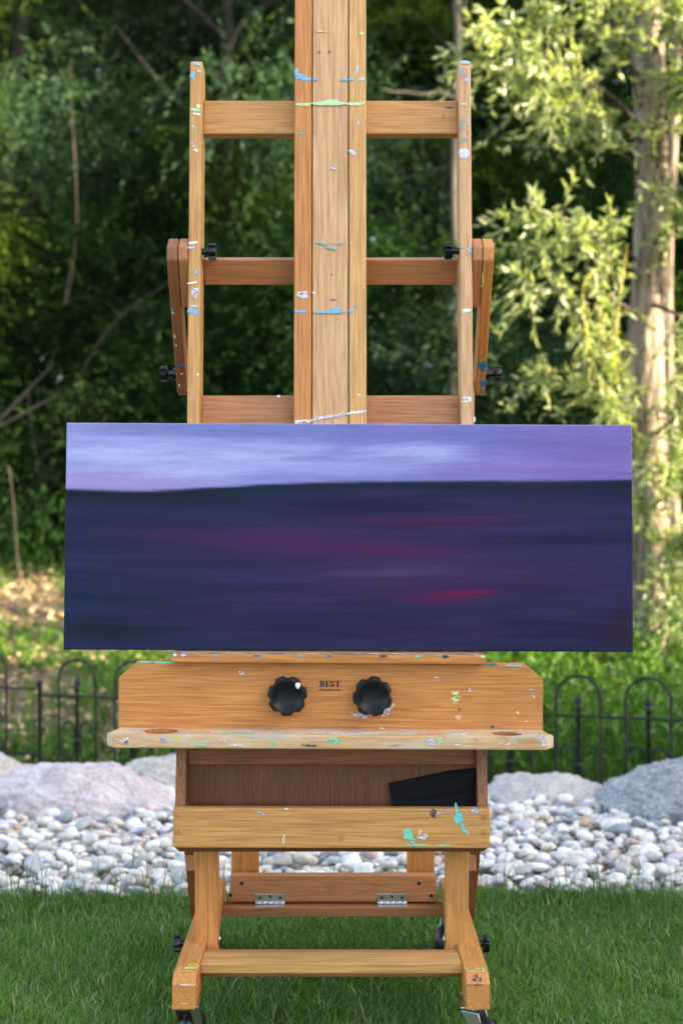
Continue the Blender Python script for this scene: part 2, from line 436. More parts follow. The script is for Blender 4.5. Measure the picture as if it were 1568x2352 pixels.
# ------------------------------------------------------------------ lawn grass
def blades(n, xr, yf, hmin, hmax, wid, lean=.45, mask=None):
    x = rng.uniform(*xr, n); y = yf(n)
    if mask is not None:
        k = mask(x, y); x, y = x[k], y[k]; n = len(x)
    h = rng.uniform(hmin, hmax, n) * (0.75 + .5 * (np.sin(x * 9.1 + 1.3 * np.sin(y * 7)) * np.sin(y * 11.7 + x * 3) * .5 + .5))
    th = rng.uniform(0, 2 * np.pi, n); ld = rng.uniform(0, 2 * np.pi, n); ln = rng.uniform(.1, 1, n) * lean * h * 1.6
    wx, wy = np.cos(th) * wid * rng.uniform(.6, 1.3, n), np.sin(th) * wid * rng.uniform(.6, 1.3, n)
    lx, ly = np.cos(ld) * ln, np.sin(ld) * ln
    V_ = np.zeros((n, 5, 3))
    for k, (tt, s) in enumerate(((0, 1), (0, -1), (.55, .8), (.55, -.8), (1, 0))):
        V_[:, k, 0] = x + lx * tt ** 2 + wx * s * .5; V_[:, k, 1] = y + ly * tt ** 2 + wy * s * .5; V_[:, k, 2] = h * tt * (1 - .25 * tt * (ln / h))
    b0 = (np.arange(n) * 5)[:, None]
    T = np.concatenate([b0 + np.array([0, 1, 3]), b0 + np.array([0, 3, 2]), b0 + np.array([2, 3, 4])])
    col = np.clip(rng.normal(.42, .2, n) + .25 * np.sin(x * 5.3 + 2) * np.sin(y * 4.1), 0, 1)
    dry = rng.random(n) < .07
    return V_.reshape(-1, 3), T, np.repeat(col, 5), np.repeat(dry, 5)
def lawn_mask(x, y):
    return y < 3.39 + .03 * np.sin(x * 2.3 + .5) + .015 * np.sin(x * 7.1) + .03 * rng.random(len(x)) ** 3 + .025 * rng.standard_normal(len(x)) * (rng.random(len(x)) < .3)
parts = [blades(125000, (-.98, .98), lambda n: rng.uniform(2.32, 3.46, n), .012, .032, .0021, .85, lawn_mask),
         blades(26000, (-.98, .98), lambda n: rng.uniform(2.32, 3.46, n), .026, .048, .0024, .6, lawn_mask),
         blades(700, (-1.0, 1.0), lambda n: rng.uniform(3.3, 3.62, n) , .05, .10, .0028, .35, lambda x, y: rng.random(len(x)) < np.exp(-(y - 3.36) * 9)),
         blades(36000, (-3, 3), lambda n: rng.uniform(1.0, 3.4, n), .03, .055, .0035, .6, lambda x, y: (np.abs(x) > .97) | (y < 2.33))]
Vs, Ts, Cs, Ds, o_ = [], [], [], [], 0
for V_, T_, C_, D_ in parts:
    Vs.append(V_); Ts.append(T_ + o_); o_ += len(V_); Cs.append(C_); Ds.append(D_)
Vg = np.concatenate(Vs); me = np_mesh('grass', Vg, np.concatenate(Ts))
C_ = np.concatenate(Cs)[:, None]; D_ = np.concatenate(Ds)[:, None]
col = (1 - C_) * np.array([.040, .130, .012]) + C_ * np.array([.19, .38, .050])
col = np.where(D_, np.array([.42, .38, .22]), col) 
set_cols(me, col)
m, t, b = new_mat('grass_blade')
a_ = t.nodes.new('ShaderNodeAttribute'); a_.attribute_name = 'tint'
t.links.new(a_.outputs['Color'], b.inputs['Base Color']); b.inputs['Roughness'].default_value = .42; b.inputs['Specular IOR Level'].default_value = .45
tr = t.nodes.new('ShaderNodeBsdfTranslucent'); t.links.new(a_.outputs['Color'], tr.inputs[0])
mx = t.nodes.new('ShaderNodeMixShader'); mx.inputs[0].default_value = .3
t.links.new(b.outputs[0], mx.inputs[1]); t.links.new(tr.outputs[0], mx.inputs[2]); t.links.new(mx.outputs[0], t.nodes['Material Output'].inputs[0])
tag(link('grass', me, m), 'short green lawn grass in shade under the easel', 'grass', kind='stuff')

# ------------------------------------------------------------------ garden fence
IRON = plain('black_iron', (.004, .0045, .006), .6, .0, .3, 50, bmp=.0003)
fA = Vector((-.965, 5.20)); fB = Vector((.785, 4.72)); fd = (fB - fA).normalized()
def fpos(s): return fA + fd * s
rail_z, top_z = .235, .368
def rot_f(): return (0, 0, math.atan2(fd.y, fd.x))
def arch_mesh():
    hw = .073; r0 = .0050
    pts = [(-hw, 0, -.12)] + [(-hw, 0, z) for z in (.1, .2, top_z - hw)] + [(-hw * math.cos(a), 0, top_z - hw + hw * math.sin(a)) for a in np.linspace(0, math.pi, 17)[1:]] + [(hw, 0, z) for z in (.2, .1, -.12)]
    return tube_mesh('arch', [(pts, r0)], 8)
def picket_mesh():
    prof = [(.0062, -.12), (.0062, .258), (.010, .260), (.010, .268), (.006, .270), (.0125, .282), (.012, .290), (.006, .300), (.003, .308), (.0005, .316)]
    return tube_mesh('picket', [([(0, 0, z) for _, z in prof], [r_ for r_, _ in prof])], 10)
def scroll_mesh(side):
    # an open C curling inwards at top and bottom
    pts = []; c = Vector((side * .036, 0, .075)); h = .056
    for a in np.linspace(-1.35 * math.pi, -.5 * math.pi, 14):
        rr = .018 + .010 * ((a + 1.35 * math.pi) / (.85 * math.pi)); pts.append((c.x + side * (-math.cos(a + math.pi) * rr * .9), 0, c.z + h - .026 - math.sin(a) * rr))
    top = []
    for k in range(15):
        a = math.pi * (1.55 - 1.55 * k / 14); rr = .013 + .010 * (k / 14)
        top.append((math.cos(a) * rr * 1.15 + .034, 0, .118 + math.sin(a) * rr - .004))
    mid = [(.034 - .023 * math.sin(q_ * math.pi) * .95 + .0, 0, .118 - .095 * q_) for q_ in np.linspace(0, 1, 9)]
    prof = []
    for k in range(14):
        a = R(-60 + 240 * k / 13); rr = .016 + .008 * k / 13; prof.append((.038 + rr * math.cos(a), .118 + rr * math.sin(a)))
    prof += [(.0125, .095), (.009, .072), (.0125, .049)]
    for k in range(14):
        a = R(180 + 240 * k / 13); rr = .024 - .008 * k / 13; prof.append((.038 + rr * math.cos(a), .026 + rr * math.sin(a)))
    return tube_mesh('scroll', [([(side * x, .002, z) for x, z in prof], .0040)], 6)
A_M, P_M, S1_M, S2_M = arch_mesh(), picket_mesh(), scroll_mesh(1), scroll_mesh(-1)
for me in (A_M, P_M, S1_M, S2_M): me.materials.append(IRON)
def panel(label, s_list, s0, s1, dz=0.0):
    c0 = fpos((s0 + s1) / 2); root = empty('garden_fence', (c0.x, c0.y, dz)); root.rotation_euler = rot_f()
    tag(root, label, 'fence', 'black wrought iron garden fence panels')
    mid = (s0 + s1) / 2
    def add(nm, me, x, z=0, y=0):
        o = bpy.data.objects.new(nm, me); COL.objects.link(o); o.parent = root; o.location = (x, y, z); return o
    for s in s_list:
        add('arch', A_M, s - mid); p = add('picket', P_M, s - mid)
        add('scroll', S1_M, s - mid); add('scroll', S2_M, s - mid)
        bm = cyl_bm(.012, .02, 12, .002); add('collar', me_from(bm, 'collar', True), s - mid, .072).data.materials.append(IRON)
    for z in (rail_z, -.005):
        add('rail', tube_mesh('rail', [([(s0 - mid, -.006, z), (s1 - mid, -.006, z)], .0042)], 8), 0).data.materials.append(IRON)
    return root
def post(s, dz=0.0, label=''):
    c0 = fpos(s); root = empty('fence_post', (c0.x, c0.y, dz)); tag(root, label, 'fence post')
    link('pole', tube_mesh('pole', [([(0, 0, -.15), (0, 0, .252), (0, 0, .255)], [.007, .007, .010])], 10), IRON, root, root.location)
    bm = bmesh.new(); bmesh.ops.create_uvsphere(bm, u_segments=16, v_segments=10, radius=.0125)
    link('ball_cap', me_from(bm, 'ball_cap', True), IRON, root, root.location + Vector((0, 0, .266)))
post(-.150, .012, 'thin black fence post with a ball cap at the left, between two arched panels')
panel('black arched fence panel cut by the left edge of the picture', [-.36, -.582, -.804], -.92, -.165, .022)
panel('black arched fence panel behind the pinkish boulder, partly hidden by the easel tray', [0, .222, .444, .666], -.14, .79, 0)
post(.83, 0, 'thin black fence post hidden behind the easel between the fence panels')
sR = (Vector((.785, 4.72)) - fA).length
panel('black arched fence panel behind the two boulders right of the easel', [sR - .454, sR - .227, sR, sR + .227, sR + .454], sR - .70, sR + .60, 0)

# ------------------------------------------------------------------ foliage tools
def unit(a): return a / np.maximum(np.linalg.norm(a, axis=1, keepdims=True), 1e-9)
def leaves_np(P, D, L, Wd):
    n = len(P); D = unit(D); side = unit(np.cross(D, rng.standard_normal((n, 3)))); nrm = np.cross(D, side)
    L = L[:, None]; Wd = Wd[:, None]
    V_ = np.stack([P, P + D * L * .42 + side * Wd * .5 + nrm * Wd * .16, P + D * L - nrm * L * .12, P + D * L * .42 - side * Wd * .5 + nrm * Wd * .16], 1)
    return V_.reshape(-1, 3)
def leaf_mesh(name, P, D, L, Wd, shade):
    V_ = leaves_np(P, D, L, Wd); n = len(P); b0 = (np.arange(n) * 4)[:, None]
    T = np.concatenate([b0 + np.array([0, 1, 2]), b0 + np.array([0, 2, 3])])
    me = np_mesh(name, V_, T); sc_ = np.repeat(np.clip(shade, 0, 1), 4)[:, None]; set_cols(me, np.repeat(sc_, 3, 1)); return me
def sprays(starts, dirs, lens, k, leafL, leafW, droop=.35, spread=.85):
    """leaves set along drooping twigs"""
    n = len(starts); dirs = unit(dirs); tt = (np.arange(k) + .5) / k
    tt = tt[None, :, None] + rng.uniform(-.4 / k, .4 / k, (n, k, 1))
    P = starts[:, None, :] + dirs[:, None, :] * lens[:, None, None] * tt
    P[:, :, 2] -= (droop * lens[:, None, None] * tt ** 2)[:, :, 0]
    D = dirs[:, None, :] * .7 + rng.standard_normal((n, k, 3)) * spread * .62; D[:, :, 2] -= droop * .5
    sh = np.clip(.5 + .22 * rng.standard_normal((n, 1)) + .15 * rng.standard_normal((n, k)), 0, 1)
    m_ = n * k
    return P.reshape(m_, 3), D.reshape(m_, 3), leafL * rng.uniform(.6, 1.25, m_), leafW * rng.uniform(.7, 1.25, m_), sh.reshape(m_)
def crown_np(rx, ry, z0, z1, nclump, ntwig, k, leafL, leafW, droop=.35, cl=.55, hollow=.35):
    zc, rz = (z0 + z1) / 2, (z1 - z0) / 2
    c = unit(rng.standard_normal((nclump, 3))) * (rng.uniform(hollow, 1, (nclump, 1)) ** .6)
    C = c * np.array([rx, ry, rz]) + np.array([0, 0, zc])
    C[:, :2] *= (1 + .25 * np.sin(C[:, 2:3] * 1.7 + rng.uniform(0, 6)))
    idx = rng.integers(0, nclump, ntwig); off_ = rng.standard_normal((ntwig, 3)) * cl * np.array([1, 1, .55])
    st = C[idx] + off_ * rng.uniform(.3, 1, (ntwig, 1))
    d = unit(c[idx] * .8 + rng.standard_normal((ntwig, 3)) * .7)
    return sprays(st, d, rng.uniform(.25, .65, ntwig), k, leafL, leafW, droop)
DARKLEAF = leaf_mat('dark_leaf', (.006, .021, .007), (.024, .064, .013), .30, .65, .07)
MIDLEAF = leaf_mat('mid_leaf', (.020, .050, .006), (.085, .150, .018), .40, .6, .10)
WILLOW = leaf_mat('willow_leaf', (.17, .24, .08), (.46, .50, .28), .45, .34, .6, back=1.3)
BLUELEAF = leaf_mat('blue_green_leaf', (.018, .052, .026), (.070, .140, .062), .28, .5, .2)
m, t, b = new_mat('rough_bark')
v_ = objvec(t, (22, 22, 3.2), rand=False); f = noise_(t, v_, 1.0, 5, .7, .8); g = noise_(t, objvec(t, rand=False), 3, 3)
c = mix(t, ramp(t, f, [(.40, (0,) * 3), (.60, (1,) * 3)]), (.06, .045, .033), (.36, .29, .22))
c = mix(t, ramp(t, g, [(.55, (0,) * 3), (.7, (.5,) * 3)]), c, (.13, .12, .09))
t.links.new(c, b.inputs['Base Color']); b.inputs['Roughness'].default_value = .95; bump(t, b, f, .02)
BARK = m
DARKBARK = plain('shaded_bark', (.035, .03, .024), .95, 0, .4, 6, bmp=.01)  # bark copy with the wood's shade put into its colour
TWIGM = plain('bare_twig', (.055, .042, .028), .8, 0, .35, 12)
YTWIG = plain('yellow_willow_twig', (.42, .36, .06), .6, 0, .25, 12)

def gz(x, y): return float(ground_h(np.array(x), np.array(y)))
def wander(p0, p1, n, amp, seed):
    p0, p1 = Vector(p0), Vector(p1); o = Vector((seed * 3.3, seed * 1.7, 0)); L_ = (p1 - p0).length; out = []
    for i in range(n):
        q_ = i / (n - 1); p = p0.lerp(p1, q_)
        nz = Vector((mnoise.noise(Vector((q_ * 3, 0, 0)) + o), mnoise.noise(Vector((q_ * 3, 5, 0)) + o), mnoise.noise(Vector((q_ * 3, 9, 0)) + o)))
        out.append(p + nz * amp * L_ * math.sin(math.pi * min(1, q_ * 1.0 + .0)))
    return out
crown_cache = {}
def forest_crown(kind):
    if kind in crown_cache: return crown_cache[kind]
    spec = {'tall_a': (2.3, 1.8, 1.2, 10.5, 75, 5200, 15, .068, .021), 'tall_b': (2.0, 1.6, .6, 9.0, 62, 4600, 15, .062, .019),
            'willow_a': (2.2, 1.7, .4, 8.0, 60, 5000, 17, .068, .014), 'bush_a': (1.3, .9, .0, 2.6, 34, 2600, 13, .055, .017),
            'bush_b': (1.0, .8, .0, 1.9, 26, 2000, 13, .05, .016), 'wall': (3.6, 1.6, .0, 11.5, 130, 7500, 13, .10, .035)}[kind]
    rx, ry, z0, z1, nc, ntw, k, lL, lW = spec
    P, D, L_, W_, sh = crown_np(rx, ry, z0, z1, nc, ntw, k, lL, lW, .45 if 'willow' in kind else .3, .55 if 'bush' not in kind else .32)
    me = leaf_mesh('crown', P, D, L_, W_, sh); crown_cache[kind] = me
    return me
def tree(name, label, kind, x, y, mat, th, tr, group=None, sc=1.0, rot=0.0, cat='tree', trunkmat=None):
    z = gz(x, y) - .05
    root = empty(name, (x, y, z)); tag(root, label, cat, group)
    me = forest_crown(kind)
    mk = (kind, mat.name)
    if mk not in crown_cache:
        c2 = me.copy(); c2.materials.clear(); c2.materials.append(mat); crown_cache[mk] = c2
    o = bpy.data.objects.new('crown', crown_cache[mk]); COL.objects.link(o); o.parent = root; o.scale = (sc,) * 3; o.rotation_euler = (0, 0, rot)
    runs = [(wander((0, 0, -.2), (random.uniform(-.4, .4), random.uniform(-.3, .3), th), 9, .05, x + y), [tr * (1 - .75 * i / 8) for i in range(9)])]
    for k in range(5):
        z_ = th * random.uniform(.25, .75); a = random.uniform(0, 6.28); ln = th * random.uniform(.15, .3)
        base = runs[0][0][int(z_ / th * 8)]
        runs.append((wander(base, base + Vector((math.cos(a) * ln, math.sin(a) * ln, ln * .8)), 6, .1, k + x), [tr * .45 * (1 - .8 * i / 5) for i in range(6)]))
    link('trunk' if 'bush' not in kind else 'stem', tube_mesh('trunk', runs, 8), trunkmat or BARK, root, root.location)
    return root
# --- the wood, far to near
G1 = 'trees massed in the shaded wood'
L1 = 'dark leafy tree massed with others in the shaded wood behind the easel'
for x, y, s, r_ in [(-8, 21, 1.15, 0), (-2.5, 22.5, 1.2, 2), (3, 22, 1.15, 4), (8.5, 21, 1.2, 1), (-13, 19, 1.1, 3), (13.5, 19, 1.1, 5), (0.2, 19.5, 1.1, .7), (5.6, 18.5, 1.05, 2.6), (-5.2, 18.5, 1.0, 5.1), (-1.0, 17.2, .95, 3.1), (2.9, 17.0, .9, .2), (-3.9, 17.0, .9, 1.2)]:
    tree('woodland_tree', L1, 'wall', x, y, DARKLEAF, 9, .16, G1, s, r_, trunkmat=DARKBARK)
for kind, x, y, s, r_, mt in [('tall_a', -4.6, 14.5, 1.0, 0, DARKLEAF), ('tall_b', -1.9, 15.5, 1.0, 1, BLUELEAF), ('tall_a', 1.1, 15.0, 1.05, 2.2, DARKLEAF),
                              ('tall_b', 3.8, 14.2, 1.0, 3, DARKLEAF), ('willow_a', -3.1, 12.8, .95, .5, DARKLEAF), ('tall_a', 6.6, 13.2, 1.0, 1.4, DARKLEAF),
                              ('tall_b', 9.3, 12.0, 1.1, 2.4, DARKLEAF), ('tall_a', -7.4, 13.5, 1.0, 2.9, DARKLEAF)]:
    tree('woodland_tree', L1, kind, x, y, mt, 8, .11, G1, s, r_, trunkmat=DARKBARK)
tree('willow_tree', 'blue green willow in the wood at the top, left of the easel mast', 'willow_a', -1.2, 12.6, BLUELEAF, 7, .08, None, 1.0, 2.0, trunkmat=DARKBARK)
tree('willow_tree', 'green willow in the wood seen between easel mast and slender bare trunk', 'willow_a', .95, 13.0, MIDLEAF, 7, .07, None, .95, 4.0, trunkmat=DARKBARK)
tree('leafy_tree', 'fresh green tree leaning in at the upper left edge', 'tall_b', -3.75, 10.4, MIDLEAF, 6, .06, None, .72, 1.2, trunkmat=DARKBARK)
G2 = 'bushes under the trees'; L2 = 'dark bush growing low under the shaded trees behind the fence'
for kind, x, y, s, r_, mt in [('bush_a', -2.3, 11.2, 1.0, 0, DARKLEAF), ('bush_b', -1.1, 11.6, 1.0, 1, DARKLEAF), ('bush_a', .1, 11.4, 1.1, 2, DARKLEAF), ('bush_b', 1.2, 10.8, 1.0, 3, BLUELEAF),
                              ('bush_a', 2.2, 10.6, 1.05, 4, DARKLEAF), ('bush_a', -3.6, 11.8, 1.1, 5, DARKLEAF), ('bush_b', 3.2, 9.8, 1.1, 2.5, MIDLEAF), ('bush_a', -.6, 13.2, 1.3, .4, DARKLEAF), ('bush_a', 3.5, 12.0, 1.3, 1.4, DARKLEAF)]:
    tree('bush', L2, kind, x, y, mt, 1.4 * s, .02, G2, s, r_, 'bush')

# slender bare trunk to the right of the mast
def stem_thing(name, label, cat, pts, rads, mat, n=8):
    p0 = Vector(pts[0]); root = empty(name, p0); tag(root, label, cat)
    sm = []
    for i in range(len(pts) - 1):
        a, b_ = Vector(pts[i]), Vector(pts[i + 1])
        for k in range(4): sm.append((a.lerp(b_, k / 4)))
    sm.append(Vector(pts[-1])); rr = np.interp(np.linspace(0, len(pts) - 1, len(sm)), range(len(pts)), rads)
    for _ in range(3):
        sm = [sm[0]] + [(sm[i - 1] + sm[i] * 2 + sm[i + 1]) / 4 for i in range(1, len(sm) - 1)] + [sm[-1]]
    return root, sm, list(rr)
pale_bark = plain('pale_grey_bark', (.10, .088, .068), .9, 0, .3, 9, bmp=.004)
pts = [at(1030, 1330, 10.2), at(1036, 1000, 10.0), at(1042, 820, 10.0), at(1048, 640, 10.0), at(1040, 420, 10.0), at(1047, 260, 10.0), at(1054, 110, 10.0), at(1044, -60, 10.0), at(1050, -500, 10.1)]
root, sm, rr = stem_thing('slender_tree', 'slender bare tree trunk rising just left of the right easel post', 'tree', pts, [.038, .033, .028, .026, .024, .028, .028, .022, .014], pale_bark)
link('trunk', tube_mesh('trunk', [(sm, rr)], 10), pale_bark, root)
for a_, b_, n_, am_, sd_ in ((at(1045, 225, 10), at(880, 205, 9.8), 8, .12, 3), (at(1050, 40, 10), at(1100, -60, 9.9), 6, .1, 5)):
    link('branch', tube_mesh('branch', [(wander(a_, b_, n_, am_, sd_), np.linspace(.014, .005, n_))], 6), pale_bark, root)
for i, (lab, pts_, rads) in enumerate([
    ('thin pale bare trunk standing in the dark wood at the left', [at(150, 700, 11), at(178, 540, 11), at(175, 420, 11), at(168, 300, 11), at(160, 150, 11.2)], [.011, .011, .010, .008, .006]),
    ('bare fallen branch slanting up from the left edge beside the painting', [at(-60, 1020, 8.5), at(20, 945, 8.5), at(70, 890, 8.5), at(125, 835, 8.4)], [.013, .012, .009, .005]),
    ('lower thin bare branch slanting from the left edge above the ferny weeds', [at(-60, 1005, 8.7), at(30, 965, 8.7), at(90, 930, 8.7), at(140, 905, 8.7)], [.010, .009, .008, .004]),
    ('long bare stick leaning in the dark undergrowth left of the easel', [at(150, 960, 11), at(210, 800, 11), at(300, 700, 11), at(410, 640, 11)], [.010, .009, .007, .004]),
    ('leaning bare pole behind the top left easel post', [at(430, 420, 12), at(470, 250, 12), at(520, 130, 12), at(560, 40, 12)], [.011, .011, .010, .008]),
    ('curved bare branch lying low at the right behind the painting', [at(1100, 925, 10.4), at(1160, 950, 10.4), at(1240, 990, 10.3), at(1300, 1040, 10.3)], [.02, .02, .018, .015]),
    ('dry pale stalk standing among green weeds at the left edge', [at(44, 1330, 9), at(36, 1220, 9), at(30, 1130, 9), at(20, 1070, 9)], [.006, .005, .004, .006]),
    ]):
    root, sm, rr = stem_thing('bare_branch', lab, 'branch', pts_, rads, TWIGM)
    link('stick', tube_mesh('stick', [(sm, rr)], 6), TWIGM, root)

# --- willow at the right with its rough trunk and sunlit sprays
root = empty('willow_tree', at(1478, 1560, 7.4)); tag(root, 'big rough-barked willow at the right edge with sunlit silvery leaves', 'tree')
runs = []
tp = [at(1490, 1640, 7.4), at(1492, 1420, 7.4), at(1496, 1150, 7.42), at(1478, 900, 7.45), at(1487, 650, 7.5), at(1497, 450, 7.5), at(1490, 200, 7.5), at(1482, -80, 7.55), at(1480, -420, 7.6), at(1470, -1000, 7.8)]
trd = [.108, .092, .092, .100, .090, .086, .080, .076, .064, .05]
def smooth_run(pts_, rads, sub=6, it=4):
    sm_ = []
    for i in range(len(pts_) - 1):
        for k in range(sub): sm_.append(Vector(pts_[i]).lerp(Vector(pts_[i + 1]), k / sub))
    sm_.append(Vector(pts_[-1])); rr_ = np.interp(np.linspace(0, len(pts_) - 1, len(sm_)), range(len(pts_)), rads)
    for _ in range(it): sm_ = [sm_[0]] + [(sm_[i - 1] + sm_[i] * 2 + sm_[i + 1]) / 4 for i in range(1, len(sm_) - 1)] + [sm_[-1]]
    return sm_, list(rr_)
sm, rr = smooth_run(tp, trd, 14, 8)
V_, F_ = tube_np(sm, rr, 40); V_ = np.array(V_)
for i in range(len(V_)):        # ridged bark
    c_ = sm[i // 40]; p = Vector(V_[i]); d = p - c_; a = (i % 40) / 40 * 2 * math.pi
    rid = mnoise.fractal(Vector((math.cos(a) * 3.2, math.sin(a) * 3.2, p.z * 1.6)), .8, 2, 4) * .13 + .08 * mnoise.noise(Vector((math.cos(a) * 8, math.sin(a) * 8, p.z * 4)))
    V_[i] = c_ + d * (1 + rid)
link('trunk', np_mesh('trunk', V_, np.array(F_), True), BARK, root)
limbs = [  # (points in picture coordinates with distance, base radius, twigs, leaf length, yellow)
    ([(1478, 190, 7.45), (1430, 120, 7.2), (1340, 75, 7.0), (1230, 60, 6.9), (1120, 85, 6.8)], .014, 52, .058),
    ([(1480, 300, 7.45), (1400, 215, 7.1), (1290, 160, 6.9), (1180, 150, 6.8), (1090, 120, 6.8)], .013, 60, .058),
    ([(1480, 330, 7.5), (1420, 290, 7.2), (1330, 235, 7.0), (1210, 225, 6.9)], .012, 46, .055),
    ([(1470, 240, 7.4), (1440, 130, 7.1), (1450, 40, 7.0), (1400, -30, 6.9)], .014, 40, .06),
    ([(1500, 120, 7.4), (1530, 40, 7.1), (1580, 10, 7.0), (1640, 60, 7.0)], .014, 60, .065),
    ([(1500, 360, 7.4), (1540, 230, 7.1), (1590, 170, 7.0), (1650, 200, 6.9)], .014, 55, .065),
    ([(1480, 420, 7.5), (1430, 350, 7.4), (1380, 290, 7.3), (1300, 310, 7.3)], .010, 26, .05),
    ([(1470, 640, 7.4), (1410, 570, 7.1), (1320, 510, 6.9), (1210, 480, 6.8)], .013, 50, .056),
    ([(1465, 600, 7.4), (1400, 545, 7.2), (1300, 560, 7.0), (1215, 560, 6.9)], .011, 34, .054),
    ([(1500, 560, 7.4), (1560, 500, 7.1), (1610, 430, 7.0)], .012, 50, .062),
    ([(1460, 720, 7.4), (1380, 670, 7.1), (1280, 660, 6.9), (1170, 668, 6.8)], .009, 20, .056),
    ([(1500, 700, 7.4), (1555, 720, 7.1), (1610, 800, 7.0), (1620, 900, 7.0)], .012, 30, .06),
    ([(1400, 590, 7.2), (1330, 650, 7.0), (1350, 790, 6.9), (1392, 930, 6.9)], .007, 34, .058),
    ([(1400, 600, 7.2), (1375, 720, 7.0), (1365, 830, 6.95)], .006, 22, .056),
    ([(1440, 560, 7.2), (1422, 680, 7.0), (1412, 800, 6.95), (1405, 890, 6.95)], .006, 24, .058),
    ([(1480, 960, 7.4), (1400, 930, 7.2), (1330, 890, 7.1), (1240, 860, 7.1)], .009, 24, .05),
    ([(1500, 1000, 7.4), (1545, 960, 7.1), (1600, 930, 7.0)], .010, 34, .06),
    ([(1500, 1180, 7.4), (1520, 1120, 7.1), (1560, 1080, 6.9), (1610, 1100, 6.9)], .010, 44, .06),
    ([(1505, 1320, 7.4), (1520, 1260, 7.1), (1560, 1230, 6.9), (1600, 1260, 6.8)], .009, 44, .06),
    ([(1510, 1480, 7.4), (1530, 1380, 7.1), (1570, 1350, 6.9), (1610, 1400, 6.8)], .008, 40, .06),
    ([(1520, -40, 7.4), (1640, 60, 7.25), (1760, 20, 7.2), (1860, 160, 7.15)], .014, 70, .07),  # this limb and the next, out of view, added to dapple the trunk
    ([(1510, 300, 7.4), (1640, 300, 7.25), (1760, 330, 7.2), (1860, 480, 7.15)], .014, 70, .07),
    ([(1500, 1090, 7.3), (1470, 1010, 7.0), (1430, 970, 6.9)], .006, 14, .05),
    ([(1500, 1250, 7.3), (1478, 1180, 7.0), (1462, 1150, 6.9)], .006, 10, .05),
    ([(1510, 60, 7.5), (1560, -80, 7.3), (1620, -200, 7.2)], .014, 40, .065),
    ([(1470, 40, 7.5), (1400, -90, 7.2), (1280, -140, 7.0)], .014, 40, .06),
]
PS = []; lr = []
for pts_, r0, ntw, lL in limbs:
    P3 = [at(*p) for p in pts_]; sm_, rr_ = smooth_run(P3, np.linspace(r0, r0 * .2, len(P3)), 5, 3)
    arr = np.array([p[:] for p in sm_])
    ntw = int(ntw * (.85 if pts_[-1][0] < 1500 and pts_[0][1] < 800 else 1.25)); q_ = rng.uniform(.22, 1.0, ntw) ** .8; idx = q_ * (len(arr) - 1); i0 = np.minimum(idx.astype(int), len(arr) - 2); fr = (idx - i0)[:, None]
    st = arr[i0] * (1 - fr) + arr[i0 + 1] * fr
    tdir = unit(arr[i0 + 1] - arr[i0]); d = tdir * .55 + rng.standard_normal((ntw, 3)) * np.array([.6, .6, .5])
    hang = pts_[-1][1] - pts_[0][1] > 180 and r0 < .0075
    ntw_ = ntw
    PS.append(sprays(st, d, rng.uniform(.14, .34, ntw) * (1.0 if not hang else .55), 15 if not hang else 9, lL * 1.1, lL * .31, .35, .8))
    lr.append((sm_, rr_, hang))
    for k in range(0, ntw, 2):
        e = Vector(st[k]) + Vector(unit(d[k:k + 1])[0]) * .2; e.z -= .05
        lr.append(([Vector(st[k]), (Vector(st[k]) + e) / 2 + Vector((0, 0, .012)), e], [.0028, .0022, .001], hang))
me = leaf_mesh('crown', *[np.concatenate([p[i] for p in PS]) for i in range(5)])
link('crown', me, WILLOW, root)
for hang, nm, mt in ((False, 'limb', TWIGM), (True, 'hanging_twig', YTWIG)):
    link(nm, tube_mesh(nm, [(a, b_) for a, b_, h_ in lr if h_ == hang], 6), mt, root)
# second leaner stem beside it
pts_ = [at(1545, 1700, 8.2), at(1552, 1300, 8.2), at(1535, 900, 8.3), at(1528, 600, 8.3), at(1548, 300, 8.3), at(1560, -200, 8.4)]
root, sm, rr = stem_thing('slender_tree', 'thinner dark trunk standing close behind the rough willow trunk', 'tree', pts_, [.045, .04, .036, .034, .03, .02], BARK)
link('trunk', tube_mesh('trunk', [(sm, rr)], 10), BARK, root)
# trees further right; those out of view are added to shade the wood
tree('leafy_tree', 'bushy dark green tree crowding the right edge behind the willow', 'tall_b', 3.5, 10.4, DARKLEAF, 7, .09, None, .85, 2.2, trunkmat=DARKBARK)
for x, y, s, r_ in [(8.0, 10.5, .92, 1.57), (10.6, 9.9, .90, 1.6), (9.5, 15.0, .95, 1.3), (6.2, 12.6, .86, 1.8)]:
    tree('shade_tree', 'unseen leafy tree added beyond the right edge to shade the wood', 'wall', x, y, MIDLEAF, 7, .10, 'unseen trees added to shade the wood', s, r_)

# ------------------------------------------------------------------ weeds and ferns behind the fence
def weeds(name, label, n, xr, yr, hr, leafL, leafW, mat, mask=None, k=10, up=1.0, spread=.6):
    x = rng.uniform(*xr, n); y = rng.uniform(*yr, n)
    if mask is not None: kk = mask(x, y); x, y = x[kk], y[kk]; n = len(x)
    z = ground_h(x, y) - .01
    st = np.stack([x, y, z], 1); d = rng.standard_normal((n, 3)) * .35; d[:, 2] = up
    P, D, L_, W_, sh = sprays(st, d, rng.uniform(*hr, n), k, leafL, leafW, .15, spread)
    sh = np.clip(sh + .2 * np.sin(P[:, 0] * 4) * np.sin(P[:, 1] * 3), 0, 1)
    return tag(link(name, leaf_mesh(name, P, D, L_, W_, sh), mat), label, 'plants', kind='stuff')
WEED = leaf_mat('weed_leaf', (.035, .095, .014), (.12, .24, .03), .4, .45, .35)
weeds('undergrowth', 'bright green leafy weeds filling the bank behind the right fence', 4200, (.0, 3.4), (4.95, 9.0), (.15, .5), .055, .020, WEED, lambda x, y: (y > 5.0 - x * .27 + .15) & (rng.random(len(x)) < .4 + .6 * (y < 7.5)), 12)
